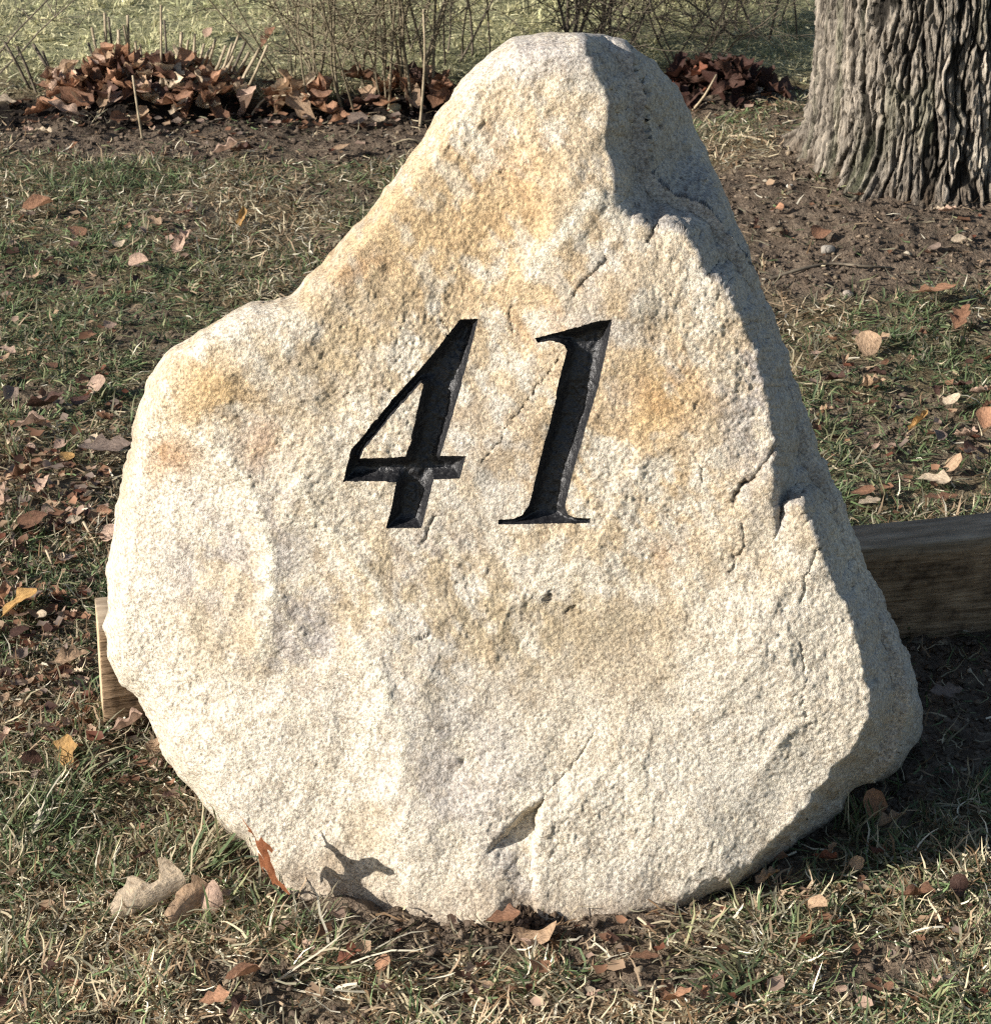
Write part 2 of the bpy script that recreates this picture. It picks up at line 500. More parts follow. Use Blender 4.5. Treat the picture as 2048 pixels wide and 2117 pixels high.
VEINS = [([(440, 920), (505, 985), (535, 1060), (558, 1150), (562, 1230), (548, 1300), (540, 1370)], 15, .0075),
         ([(600, 985), (650, 1060), (700, 1120), (775, 1205), (792, 1262)], 12, .005),
         ([(740, 1330), (788, 1400), (800, 1440), (770, 1500), (760, 1570)], 12, .006), ([(800, 1430), (830, 1500), (832, 1570), (815, 1640)], 11, .006),
         ([(1100, 560), (1180, 460), (1225, 400)], 22, .005), ([(1310, 1590), (1330, 1640), (1345, 1700)], 14, .004)]
CRACKS = [([(1188, 606), (1225, 565), (1258, 530)], 3.0, .011), ([(1139, 1214), (1141, 1232), (1128, 1245)], 2.2, .006), ([(1183, 1254), (1170, 1262), (1165, 1273)], 2.2, .006), ([(1510, 1045), (1535, 1000), (1590, 955), (1600, 905)], 3.2, .007), ([(1530, 1080), (1533, 1130), (1505, 1180)], 2.6, .004),
          ([(870, 1125), (890, 1090), (900, 1070)], 2.2, .003), ([(1000, 950), (1040, 900), (1110, 800), (1160, 740)], 1.8, .0022), ([(850, 1330), (895, 1310)], 2.0, .003),
          ([(1060, 690), (1056, 630)], 2, .003), ([(1655, 1240), (1672, 1180), (1685, 1130)], 2.4, .004), ([(1440, 930), (1460, 1010)], 2, .002), ([(1655, 1330), (1665, 1500)], 2, .002),
          ([(1230, 1500), (1180, 1590), (1130, 1640)], 2, .002), ([(905, 660), (950, 720)], 1.8, .0018), ([(1360, 480), (1342, 500)], 4, .008)]
FOLDS = [([(440, 905), (520, 1010), (558, 1150), (560, 1240), (640, 1330), (790, 1420), (830, 1560), (850, 1900)], .00020, 170.), ([(600, 985), (700, 1120), (792, 1262), (840, 1420), (960, 1600), (1000, 1900)], .00010, 120.)]
NOTCH = [(1000, 1760), (1040, 1712), (1085, 1672), (1128, 1652), (1118, 1690), (1108, 1760), (1112, 1830), (1120, 1900), (1000, 1930), (985, 1840)]
DIPS = [(640, 1330, 75, 85, .014), (450, 1180, 90, 120, .010), (960, 1590, 60, 90, .006), (1290, 620, 110, 60, -.006), (420, 800, 120, 110, -.010), (900, 1180, 240, 90, .004),
        (1130, 300, 140, 200, -.004), (1500, 1400, 140, 200, -.006), (955, 1578, 9, 6, .005), (560, 1600, 130, 120, -.006), (870, 1700, 120, 90, -.008)]

def chips(P, size, stretch, ang, seed):
    """squared distance to the nearest of scattered points: shallow scoops parted by arrises"""
    c, s_ = math.cos(ang), math.sin(ang)
    u = (P[:, 0] * c + P[:, 1] * s_) / (size * stretch); v = (-P[:, 0] * s_ + P[:, 1] * c) / size
    u = u + .25 * vnoise(P[:, 0] / size / 1.3, P[:, 1] / size / 1.3, 3, seed + 5); v = v + .25 * vnoise(P[:, 0] / size / 1.3, P[:, 1] / size / 1.3, 7, seed + 6)
    iu, iv = np.floor(u).astype(np.int64), np.floor(v).astype(np.int64); f = np.full(len(P), 9.)
    for du in (-1, 0, 1):
        for dv in (-1, 0, 1):
            a_, b_ = iu + du, iv + dv
            f = np.minimum(f, (a_ + .5 + .45 * _hash(a_, b_, 0 * a_, seed) - u) ** 2 + (b_ + .5 + .45 * _hash(a_, b_, 0 * a_ + 1, seed) - v) ** 2)
    return f

def surf_w(P):
    """depth of the boulder's skin toward the viewer, metres, over its front plane"""
    W = wobble(P)
    sd = np.where(inside(P, ring(SIL)), seg_dist(P, SIL, True), 0.0)
    rd = seg_dist(W, RIDGE); rin = inside(W, RREG)
    dr = np.where(rin, rd, -rd)
    deep = dr > 14                       # the flank is worn: no sharp valley where two edges meet
    if deep.any():
        q = W[deep]; acc = 0
        for k_ in range(8):
            acc = acc + seg_dist(q + 42 * np.array([math.cos(k_ * .785), math.sin(k_ * .785)]), RIDGE)
        b_ = smoothstep(14, 60, dr[deep]); dr[deep] = dr[deep] * (1 - b_) + b_ * np.minimum(acc / 8, dr[deep] * 1.3)
    k = np.interp(P[:, 1], [0, 300, 520, 700, 1500, 1700, 1800], [.0012, .00118, .0014, .0021, .0023, .0023, .0021])
    fac = 1.6 * np.log1p(np.exp(np.clip(dr / 1.6, -30, 30)))
    fac = np.where(dr > 80, dr, fac)
    w = -k * fac - 0.00003 * np.clip(dr + 130, 0, 130)
    left = (1 - smoothstep(-40, 30, dr))
    D = 46 * left + 26 * (1 - left); R = .075 * left + .045 * (1 - left)
    t = np.clip(1 - sd / D, 0, 1)
    w = w - R * (1 - np.sqrt(np.clip(1 - t * t, 0, 1)))
    # broad shape: gently domed, lower right and lower left fall back
    x, y = P[:, 0], P[:, 1]
    w = w - .016 * smoothstep(1250, 1750, x) * smoothstep(1300, 1750, y) - .035 * (smoothstep(560, 200, x)) ** 1.5
    w = w - .02 * smoothstep(650, 100, y)
    # broken planes: the skin folds away to the lower left of two long arrises, and below the head
    for pl, sl, mx_ in FOLDS:
        v = np.array(pl, float); xl = np.interp(W[:, 1], v[:, 1], v[:, 0]); dl = np.clip(xl - W[:, 0], 0, 400) * smoothstep(v[0, 1] - 90, v[0, 1] + 60, y)
        w = w - sl * mx_ * (1 - np.exp(-dl / mx_))
    w = w - .00010 * np.clip(((x - 640) * .55 + (560 - y) * .83), 0, 120) * (x < 1180) * smoothstep(1180, 1000, x)
    e = P + .5 * (W - P)
    w = w + .0075 * chips(e, 170, 1.9, math.radians(-58), 401) + .0042 * chips(e, 74, 1.7, math.radians(-50), 402) * smoothstep(-.35, .4, vnoise(x / 190, y / 190, 0, 403))
    w = w + .0026 * chips(e, 30, 1.4, math.radians(-65), 404) * smoothstep(-.1, .5, vnoise(x / 120, y / 120, 4, 405))
    for pl, s, a in VEINS:
        d = seg_dist(W, np.array(pl, float)); w = w + .38 * a * np.exp(-(d / (s * 1.5)) ** 2)
    for pl, s, a in CRACKS:
        d = seg_dist(P + 1.3 * (W - P), np.array(pl, float)); w = w - 1.05 * a * np.exp(-(d / s) ** 2) * (.45 + .55 * smoothstep(-.4, .4, vnoise(P[:, 0] / 14, P[:, 1] / 14, 0, 35)))
    for cx, cy, rx, ry, a in DIPS:
        w = w - a * np.exp(-((W[:, 0] - cx) / rx) ** 2 - ((W[:, 1] - cy) / ry) ** 2)
    q = P + 0.6 * (W - P)
    nd_ = seg_dist(q, np.array(NOTCH, float), True); ni = inside(q, ring(NOTCH))
    sdn = np.where(ni, nd_, -nd_)
    w = w - (.006 + .015 * smoothstep(1800, 1680, P[:, 1])) * smoothstep(-3, 11, sdn) * (1 - smoothstep(1720, 1790, P[:, 1]) * smoothstep(1075, 1000, P[:, 0]))
    return w

def on_plane(P, w):
    d = sight(P[:, 0], P[:, 1])
    s = (w + (STONE_FRONT - EYE) @ NRM) / (d @ NRM)
    return EYE + d * s[:, None]

def skin(P, w=None, lump=1.0):
    """world position of the weathered stone surface for photograph positions"""
    if w is None: w = surf_w(P)
    B = on_plane(P, w)
    sx = np.where(P[:, 0] > CEN[0], -1.5, 1.5); sy = np.where(P[:, 1] > CEN[1], -1.5, 1.5)
    ax = on_plane(P + np.stack([sx, 0 * sx], -1), surf_w(P + np.stack([sx, 0 * sx], -1))) - B
    ay = on_plane(P + np.stack([0 * sy, sy], -1), surf_w(P + np.stack([0 * sy, sy], -1))) - B
    n = np.cross(ax * np.sign(sx)[:, None], ay * np.sign(sy)[:, None]); n /= np.linalg.norm(n, axis=1)[:, None] + 1e-12
    n = np.where(((n @ NRM) < 0)[:, None], -n, n)
    x, y, z = B.T
    g = .0055 * vnoise(x * 6, y * 6, z * 6, 41) + .0016 * vnoise(x * 18, y * 18, z * 18, 42)
    g = g + .0008 * vnoise(x * 48, y * 48, z * 48, 43) + .0040 * np.abs(vnoise(x * 10, y * 10, z * 10, 51)) + .0006 * np.abs(vnoise(x * 34, y * 34, z * 34, 52))
    r = fbm(x * 105, y * 105, z * 105, 44, 2, .6)
    patch = .75 + .5 * vnoise(x * 9, y * 9, z * 9, 45)
    g = g + patch * (.00060 * r + .00095 * vnoise(x * 290, y * 290, z * 290, 47)) - .0010 * np.clip(vnoise(x * 75, y * 75, z * 75, 48) - .35, 0, 1)
    # flaky ledges that run up to the right
    u = (x * .62 - z * .78) * 22 + vnoise(x * 7, y * 7, z * 7, 49) * 2.2
    g = g + .0012 * np.abs(((u % 1.0) - .5)) * (vnoise(x * 5, y * 5, z * 5, 50) > .05)
    return B + n * (g * lump)[:, None]

# polar outline
rel = SIL - CEN
ang = np.unwrap(np.arctan2(rel[:, 1], rel[:, 0])); rad = np.hypot(rel[:, 0], rel[:, 1])
o = np.argsort(ang % (2 * math.pi)); sa = (ang % (2 * math.pi))[o]; sr = rad[o]
def outline_r(phi):
    return np.interp(phi % (2 * math.pi), sa, sr, period=2 * math.pi)

N = 571
a = np.linspace(-1, 1, N); A_, B_ = np.meshgrid(a, a)
big = np.abs(A_) > np.abs(B_)
with np.errstate(divide='ignore', invalid='ignore'):
    ph = np.where(big, math.pi / 4 * B_ / A_, math.pi / 2 - math.pi / 4 * A_ / B_)
rr = np.where(big, A_, B_); ph = np.nan_to_num(ph)
ph = np.where(rr < 0, ph + math.pi, ph); rr = np.abs(rr)
rho = 1 - (1 - rr) ** 1.22
PX = np.stack([CEN[0] + outline_r(ph) * rho * np.cos(ph), CEN[1] + outline_r(ph) * rho * np.sin(ph)], -1)
P = PX.reshape(-1, 2)
wf = surf_w(P)
FV = skin(P, wf)
fid = np.arange(N * N).reshape(N, N)

# numerals, traced from the carving
def zc(pts): return np.array([(650 + x / 2.7086, 600 + y / 2.7086) for x, y in pts])
def dense(poly, step=3.2, jit=.55):
    out = []
    for p, q in zip(poly, np.roll(poly, -1, 0)):
        n = max(1, int(np.hypot(*(q - p)) / step))
        for k in range(n):
            v = p + (q - p) * k / n
            if k: v = v + rng.uniform(-jit, jit, 2)
            out.append(v)
    return np.array(out)
FOUR_OUT = dense(zc([(815, 165), (915, 160), (892, 258), (826, 515), (757, 755), (705, 925), (850, 925), (816, 1052), (668, 1058), (638, 1180), (600, 1331), (400, 1333), (438, 1185), (458, 1068), (162, 1068), (185, 975), (210, 886), (400, 652), (560, 478), (690, 325)]))
FOUR_IN = dense(zc([(600, 512), (612, 524), (562, 735), (512, 928), (258, 938), (282, 880), (440, 692)]))
ONE_OUT = dense(zc([(1672, 155), (1655, 240), (1632, 345), (1585, 545), (1535, 715), (1482, 890), (1440, 1035), (1412, 1170), (1406, 1215), (1420, 1250), (1460, 1268), (1548, 1274), (1541, 1301), (1300, 1306), (1028, 1312), (1030, 1284), (1112, 1279), (1160, 1258), (1198, 1205), (1225, 1110), (1262, 955), (1312, 755), (1365, 540), (1402, 395), (1416, 335), (1402, 302), (1372, 285), (1322, 280), (1256, 291), (1238, 264), (1330, 242), (1455, 208), (1560, 170)]))
GLYPHS = [('numeral_four', [FOUR_OUT, FOUR_IN]), ('numeral_one', [ONE_OUT])]

corner = P.reshape(N, N, 2)
cmid = .25 * (corner[:-1, :-1] + corner[1:, :-1] + corner[:-1, 1:] + corner[1:, 1:])
drop = np.zeros((N - 1, N - 1), bool)
extraV, extraT, numerals = [], [], []
nv = N * N
for gname, loops in GLYPHS:
    allp = np.vstack(loops); lo_, hi_ = allp.min(0) - 14, allp.max(0) + 14
    cand = ((cmid >= lo_) & (cmid <= hi_)).all(-1)
    ci, cj = np.nonzero(cand)
    cp = cmid[ci, cj]
    segs = [s for l in loops for s in ring(l)]
    dist = np.minimum.reduce([seg_dist(cp, l, True) for l in loops])
    kill = inside(cp, segs) | (dist < 6.0)
    dm = np.zeros_like(drop); dm[ci[kill], cj[kill]] = True
    drop |= dm
    pad = np.pad(dm, 1)
    edges = []
    for i, j in zip(*np.nonzero(dm)):
        I, J = i + 1, j + 1
        if not pad[I - 1, J]: edges.append((fid[i, j], fid[i, j + 1]))
        if not pad[I + 1, J]: edges.append((fid[i + 1, j], fid[i + 1, j + 1]))
        if not pad[I, J - 1]: edges.append((fid[i, j], fid[i + 1, j]))
        if not pad[I, J + 1]: edges.append((fid[i, j + 1], fid[i + 1, j + 1]))
    used = sorted({int(v) for e in edges for v in e}); loc = {v: i for i, v in enumerate(used)}
    pts = [P[v] for v in used]; ce = [(loc[int(p)], loc[int(q)]) for p, q in edges]
    gids = list(used)
    gp = np.vstack(loops); base = len(pts)
    off = 0
    for l in loops:
        n = len(l)
        ce += [(base + off + k, base + off + (k + 1) % n) for k in range(n)]
        pts += list(l); off += n
    gids += list(range(nv, nv + len(gp))); nv += len(gp)
    rim3 = skin(gp); extraV.append(rim3)
    res = delaunay_2d_cdt([Vector(p) for p in pts], ce, [], 0, 1e-5)
    ov, tri, orig = np.array([tuple(v) for v in res[0]]), [t for t in res[2] if len(t) == 3], res[3]
    T = np.array(tri); cen = ov[T].mean(1)
    bsegs = [(P[p], P[q]) for p, q in edges]
    keep = inside(cen, bsegs) & ~inside(cen, segs)
    m_ = np.array([gids[min(o_)] if len(o_) else -1 for o_ in orig])
    T = m_[T[keep]]; T = T[(T >= 0).all(1)]
    extraT.append(T)
    # carved channel of the numeral
    inner = []
    for X in np.arange(lo_[0], hi_[0], 2.7):
        for Y in np.arange(lo_[1], hi_[1], 2.7):
            inner.append((X + random.uniform(-.6, .6), Y + random.uniform(-.6, .6)))
    inner = np.array(inner)
    di = np.minimum.reduce([seg_dist(inner, l, True) for l in loops])
    inner = inner[inside(inner, segs) & (di > 1.6)]
    allv = np.vstack([gp, inner])
    ge, off = [], 0
    for l in loops:
        n = len(l); ge += [(off + k, off + (k + 1) % n) for k in range(n)]; off += n
    res = delaunay_2d_cdt([Vector(p) for p in allv], ge, [], 0, 1e-5)
    ov, tri, orig = np.array([tuple(v) for v in res[0]]), [t for t in res[2] if len(t) == 3], res[3]
    T = np.array(tri); T = T[inside(ov[T].mean(1), segs)]
    dd = np.minimum.reduce([seg_dist(ov, l, True) for l in loops])
    dd[dd < .3] = 0
    S = on_plane(ov, surf_w(ov)); x, y, z = S.T
    t = np.clip(dd / 26.0, 0, 1)
    dep = .0175 * (1 - (1 - t) ** 2) + (dd > 0) * t * (.0004 * vnoise(x * 110, y * 110, z * 110, 61) + .0005 * vnoise(x * 240, y * 240, z * 240, 62))
    top = skin(ov)
    S = top - NRM * dep[:, None]
    # keep winding toward the viewer
    nrm = np.cross(S[T[:, 1]] - S[T[:, 0]], S[T[:, 2]] - S[T[:, 0]]) @ NRM
    T[nrm < 0] = T[nrm < 0][:, ::-1]
    numerals.append((gname, S, T))

ii, jj = np.nonzero(~drop)
q = np.stack([fid[ii, jj], fid[ii, jj + 1], fid[ii + 1, jj + 1], fid[ii + 1, jj]], -1)
# the back, rings drawn in from the rim
loop = np.concatenate([fid[0, :-1], fid[:-1, -1], fid[-1, :0:-1], fid[:0:-1, 0]])
rim_p, rim_w = P[loop], wf[loop]
J = 26; backV = []
for j in range(1, J + 1):
    th = math.pi / 2 * j / J
    c = math.cos(th)
    pp = CEN + np.array([0, -40.]) * math.sin(th) + (rim_p - CEN) * (0.04 + 0.96 * c)
    ww = rim_w * c + (-.17) * (1 - c) - .115 * math.sin(th) ** .8
    Bk = on_plane(pp, ww)
    x, y, z = Bk.T
    Bk = Bk - NRM * (.010 * vnoise(x * 9, y * 9, z * 9, 71) * min(1, j / 5) + .004 * vnoise(x * 30, y * 30, z * 30, 72) * min(1, j / 5))[:, None]
    backV.append(Bk)
bstart = nv; nl = len(loop)
rings_ids = [loop] + [bstart + np.arange(nl) + j * nl for j in range(J)]
bq = []
for r0, r1 in zip(rings_ids[:-1], rings_ids[1:]):
    bq.append(np.stack([r0, r1, np.roll(r1, -1), np.roll(r0, -1)], -1))
tipv = backV[-1].mean(0)
allV = np.vstack([FV] + extraV + backV + [tipv[None]])
tip = len(allV) - 1
bt = np.stack([rings_ids[-1], np.full(nl, tip), np.roll(rings_ids[-1], -1)], -1)
T = np.vstack(extraT)
nrm = np.cross(allV[T[:, 1]] - allV[T[:, 0]], allV[T[:, 2]] - allV[T[:, 0]]) @ NRM
T[nrm < 0] = T[nrm < 0][:, ::-1]
sgn = np.cross(allV[q[:, 1]] - allV[q[:, 0]], allV[q[:, 2]] - allV[q[:, 0]]) @ NRM
if np.median(sgn) < 0: q = q[:, ::-1]
Q = np.vstack([q] + bq)
me = mesh_np('boulder', allV, np.vstack([T, bt]), Q)
bm = bmesh.new(); bm.from_mesh(me); bmesh.ops.recalc_face_normals(bm, faces=bm.faces); bm.to_mesh(me); bm.free()
# mineral stains
pxall = to_px(allV)
x, y, z = allV.T
pj = pxall + 26 * np.stack([fbm(x * 16, y * 16, z * 16, 81, 3), fbm(x * 16, y * 16, z * 16, 85, 3)], -1)
col = np.tile(np.array([.72, .665, .565]), (len(allV), 1))
def blend(c, wgt): 
    global col
    col = col * (1 - wgt[:, None]) + np.array(c) * wgt[:, None]
big_n = fbm(x * 5, y * 5, z * 5, 90, 4, .6)
blend((.60, .57, .52), smoothstep(.05, .8, big_n) * .8)
blend((.43, .34, .22), smoothstep(.1, .9, fbm(x * 7, y * 7, z * 7, 95, 4, .6)) * .55)
STAINS = [((.57, .405, .215), [(980, 500, 360, 360, .68), (1250, 900, 270, 320, .62), (900, 1230, 400, 160, .48), (640, 760, 200, 160, .4), (440, 800, 120, 90, .8), (1060, 400, 130, 190, .55), (1350, 830, 120, 130, .85), (1400, 1010, 120, 110, .6), (1330, 1110, 100, 70, .6), (1590, 1190, 60, 45, .6), (1100, 240, 90, 70, .45), (1240, 760, 70, 60, .4), (960, 640, 120, 80, .35)]),
          ((.50, .30, .15), [(360, 965, 60, 45, .75), (548, 925, 42, 35, .6), (720, 560, 70, 40, .55), (1380, 800, 60, 70, .45), (1060, 360, 60, 90, .35), (1370, 1130, 50, 40, .4), (1130, 660, 70, 50, .3)]),
          ((.42, .36, .25), [(1000, 1260, 300, 110, .6), (760, 740, 150, 120, .4), (860, 1400, 160, 80, .3)]),
          ((.50, .47, .46), [(560, 1130, 80, 170, .6), (630, 1330, 90, 80, .8), (430, 1160, 100, 110, .65), (1140, 110, 160, 60, .7), (960, 1620, 90, 110, .6), (900, 1120, 100, 70, .5), (1560, 800, 70, 190, .7), (1060, 1790, 60, 80, .6), (1240, 720, 60, 100, .3)]),
          ((.74, .70, .62), [(1500, 1600, 240, 170, .75), (1250, 1690, 200, 120, .5), (330, 1250, 110, 250, .5), (520, 1640, 140, 140, .5), (1000, 130, 120, 50, .6), (1600, 1330, 80, 180, .5), (760, 1500, 120, 150, .4)])]
mott = fbm(x * 34, y * 34, z * 34, 111, 4, .62)
streak = fbm((x * .8 + z * .6) * 70, y * 30, (z * .8 - x * .6) * 18, 117, 3, .6)
for k_, (c, sp) in enumerate(STAINS):
    wsum = np.zeros(len(allV))
    for cx, cy, rx, ry, s_ in sp:
        wsum = np.maximum(wsum, s_ * np.exp(-((pj[:, 0] - cx) / (1.25 * rx)) ** 2 - ((pj[:, 1] - cy) / (1.25 * ry)) ** 2))
    blend(c, np.clip(wsum * 1.15 * smoothstep(-.45, .42, mott * (1 if k_ % 2 else -1) * .7 + streak * .6 + .9 * (wsum - .35)), 0, 1))
for pl, s_, a_ in VEINS:
    d = seg_dist(wobble(pxall), np.array(pl, float)); blend((.80, .76, .65), .85 * np.exp(-(d / (s_ * .75)) ** 2))
for pl, s_, a_ in CRACKS:
    d = seg_dist(pxall + 1.3 * (wobble(pxall) - pxall), np.array(pl, float)); blend((.16, .125, .095), min(.85, a_ * 130) * np.exp(-(d / (s_ * .9)) ** 2))
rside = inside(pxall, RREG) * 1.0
blend((.47, .455, .44), rside * .75 * smoothstep(-1.4, -.1, fbm(x * 8, y * 8, z * 8, 99, 3)))  # shade of the right flank painted into the tint as darker, cooler grey
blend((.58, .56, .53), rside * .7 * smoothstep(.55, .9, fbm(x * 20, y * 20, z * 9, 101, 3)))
# soil splashed on the foot
blend((.30, .22, .15), smoothstep(.06, -.005, z + .03 * fbm(x * 25, y * 25, z * 25, 103, 3)) * .55)
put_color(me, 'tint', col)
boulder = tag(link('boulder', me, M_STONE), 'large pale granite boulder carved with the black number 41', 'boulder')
for (gname, S, T), lab in zip(numerals, ('black painted numeral 4 cut into the boulder face', 'black painted numeral 1 cut into the boulder face')):
    nm = mesh_np(gname, S, T)
    tag(link(gname, nm, M_PAINT, boulder), lab)

# ------------------------------------------------------------------ plank behind the boulder
def make_plank():
    L0, L1 = spot(215, 1500), spot(2048, 1304)
    d = L1 - L0; d[2] = 0; ln = np.linalg.norm(d) ; d /= ln
    total = ln + .28; th, ht = .046, .186
    nx_, nz_, ny_ = 90, 9, 4
    lean = math.radians(15)
    ang = math.atan2(d[1], d[0]) + math.radians(.3)
    V, F = [], []
    def face(o, du, dv, nu, nv_):
        b0 = len(V)
        for i in range(nu + 1):
            for j in range(nv_ + 1):
                V.append(o + du * i / nu + dv * j / nv_)
        for i in range(nu):
            for j in range(nv_):
                F.append((b0 + i * (nv_ + 1) + j, b0 + (i + 1) * (nv_ + 1) + j, b0 + (i + 1) * (nv_ + 1) + j + 1, b0 + i * (nv_ + 1) + j + 1))
    X, Y, Z = np.array([total, 0, 0]), np.array([0, th, 0]), np.array([0, 0, ht]); O = np.zeros(3)
    face(O, X, Z, nx_, nz_); face(O + Y, Z, X, nz_, nx_); face(O + Z, X, Y, nx_, ny_); face(O, Y, X, ny_, nx_)
    face(O, Z, Y, nz_, ny_); face(O + X, Y, Z, ny_, nz_)
    V = np.array(V)
    # worn corners and a slightly wavy face
    e = np.stack([np.minimum(V[:, 1], th - V[:, 1]), np.minimum(V[:, 2], ht - V[:, 2])], -1)
    w = vnoise(V[:, 0] * 6, V[:, 1] * 6, V[:, 2] * 6, 5) * .0008 + vnoise(V[:, 0] * 3, V[:, 1] * 40, V[:, 2] * 40, 6) * .001
    V[:, 1] += w; V[:, 2] += vnoise(V[:, 0] * 7, 0, 0, 7) * .0005
    me = mesh_np('wooden_plank', V, None, F, smooth=False)
    bm = bmesh.new(); bm.from_mesh(me); bmesh.ops.remove_doubles(bm, verts=bm.verts, dist=1e-5)
    sharp = [ed for ed in bm.edges if len(ed.link_faces) == 2 and ed.calc_face_angle() > .9]
    bmesh.ops.bevel(bm, geom=sharp, offset=.0015, segments=1, affect='EDGES')
    bmesh.ops.recalc_face_normals(bm, faces=bm.faces); bm.to_mesh(me); bm.free()
    co = np.zeros(len(me.vertices) * 3, np.float32); me.vertices.foreach_get('co', co); co = co.reshape(-1, 3)
    put_float(me, 'cut', np.zeros(len(co)))
    put_float(me, 'weather_lit', np.clip(smoothstep(ht - .006, ht - .001, co[:, 2]) * .85, 0, 1))  # top edge: weathered grey, with the light it catches painted in as paler
    o = link('wooden_plank', me, M_WOOD)
    me.materials.append(M_CUT)
    for f in me.polygons:
        if f.normal.x < -.9: f.material_index = 1
    o.location = (L0[0], L0[1], L0[2] - .022)
    o.rotation_euler = (lean, 0, ang)
    tag(o, 'weathered wooden plank standing on edge behind the boulder', 'plank')
make_plank()

# ------------------------------------------------------------------ oak tree
def make_tree():
    z0 = hgt(*TREE)
    root = empty('oak_tree', (TREE[0], TREE[1], z0 - .03))
    tag(root, 'thick oak tree trunk with deeply furrowed grey bark', 'tree')
    zs = list(np.arange(-.04, .46, .0031)) + list(np.arange(.463, .8, .012)) + list(np.arange(.82, 3.0, .06))
    zs = np.array(zs); th = np.concatenate([np.arange(math.radians(150), math.radians(345), .0066), np.arange(math.radians(345), math.radians(510), .026)])
    TH, Z = np.meshgrid(th, zs)
    flare = .236 + .022 * np.exp(-np.clip(Z, 0, 9) / .06) - .018 * Z
    # buttress roots, the one running to the left and toward the viewer being strongest
    for a0, w_, s_ in ((math.radians(232), .14, .07), (math.radians(268), .3, .03), (math.radians(312), .25, .07), (math.radians(70), .4, .08), (math.radians(140), .4, .07)):
        da = (TH - a0 + math.pi) % (2 * math.pi) - math.pi
        flare = flare + s_ * np.exp(-(da / w_) ** 2) * np.exp(-np.clip(Z, 0, 9) / .028)
    flare = flare * (1 + .03 * np.sin(3 * TH + 1.2) + .02 * np.sin(5 * TH))
    cx, cy = np.cos(TH), np.sin(TH)
    # bark plates: tall irregular cells parted by narrow cracks
    def cells(ncol, tall, seed, wob):
        u = TH / (2 * math.pi) * ncol + wob * vnoise(cx * 7, cy * 7, Z * 9, seed) + .30 * wob * vnoise(cx * 24, cy * 24, Z * 42, seed + 1)
        v = Z / tall + .5 * vnoise(cx * 9, cy * 9, Z * 9, seed + 2)
        iu, iv = np.floor(u), np.floor(v); f1 = np.full(u.shape, 9.); f2 = np.full(u.shape, 9.); idn = np.zeros(u.shape)
        for du in (-1, 0, 1):
            for dv in (-1, 0, 1):
                a_, b_ = (iu + du).astype(np.int64), (iv + dv).astype(np.int64); aw = a_ % ncol
                pu = a_ + .5 + .42 * _hash(aw, b_, 0 * b_, seed); pv = b_ + .5 + .5 * _hash(aw, b_, 0 * b_ + 1, seed)
                d = np.hypot(pu - u, pv - v); w_ = _hash(aw, b_, 0 * b_ + 2, seed)
                idn = np.where(d < f1, w_, idn); f2 = np.where(d < f1, f1, np.minimum(f2, d)); f1 = np.minimum(f1, d)
        return f2 - f1, idn
    e1, id1 = cells(70, .36, 202, .75); e2, id2 = cells(104, .10, 303, .8)
    groove = np.maximum(smoothstep(.24, .10, e1), .5 * smoothstep(.16, .05, e2) * smoothstep(.2, .6, e1 + .3))
    plates = fbm(cx * 22, cy * 22, Z * 34, 204, 2)
    disp = -.011 * groove + .0025 * plates + .004 * id1 + .003 * id2 + .0022 * vnoise(cx * 40, cy * 40, Z * 120, 211) + .003 * vnoise(cx * 60, cy * 60, Z * 60, 205)
    R = flare + disp
    V = np.stack([R * cx, R * cy, Z], -1).reshape(-1, 3)
    n0, n1 = TH.shape
    id_ = np.arange(n0 * n1).reshape(n0, n1); nx = np.roll(id_, -1, 1)
    Q = np.stack([id_[:-1], nx[:-1], nx[1:], id_[1:]], -1).reshape(-1, 4)
    me = mesh_np('trunk', V, None, Q)
    c = (1 + .18 * id1 + .22 * id2)[..., None] * np.array([.315, .275, .225]) * (1 + .25 * vnoise(cx * 14, cy * 14, Z * 12, 206))[..., None]
    c = c * (1 - .9 * groove[..., None])
    moss = (smoothstep(.2, .8, vnoise(cx * 8, cy * 8, Z * 6, 207)) * .35)[..., None]
    c = c * (1 - moss) + np.array([.17, .18, .11]) * moss
    da = (TH - math.radians(286) + math.pi) % (2 * math.pi) - math.pi
    pale = (np.exp(-(da / .16) ** 2 - ((Z - .085) / .05) ** 2) * smoothstep(-.5, .3, vnoise(cx * 30, cy * 30, Z * 30, 208)))[..., None] * .9
    c = c * (1 - pale) + np.array([.62, .56, .45]) * pale
    earth = (smoothstep(.05, 0, Z + .02 * vnoise(cx * 18, cy * 18, 0, 209)))[..., None] * .6
    c = c * (1 - earth) + np.array([.11, .08, .055]) * earth
    put_color(me, 'tint', c.reshape(-1, 3))
    link('trunk', me, M_BARK, root)
    def limb(p0, p1, r0, r1):
        n, k = 9, 12; V, Q = [], []
        p0, p1 = np.array(p0), np.array(p1); d = p1 - p0
        u = np.cross(d, [0, 0, 1.]); u /= np.linalg.norm(u); v = np.cross(d, u); v /= np.linalg.norm(v)
        for i in range(n + 1):
            t = i / n; c = p0 + d * t + np.array([0, 0, .18]) * t * t; r = r0 + (r1 - r0) * t
            for j in range(k):
                a_ = 2 * math.pi * j / k; V.append(c + (u * math.cos(a_) + v * math.sin(a_)) * r)
        for i in range(n):
            for j in range(k): Q.append((i * k + j, i * k + (j + 1) % k, (i + 1) * k + (j + 1) % k, (i + 1) * k + j))
        me = mesh_np('limb', V, None, Q); put_color(me, 'tint', np.tile([.2, .18, .15], (len(V), 1)))
        link('limb', me, M_BARK, root)
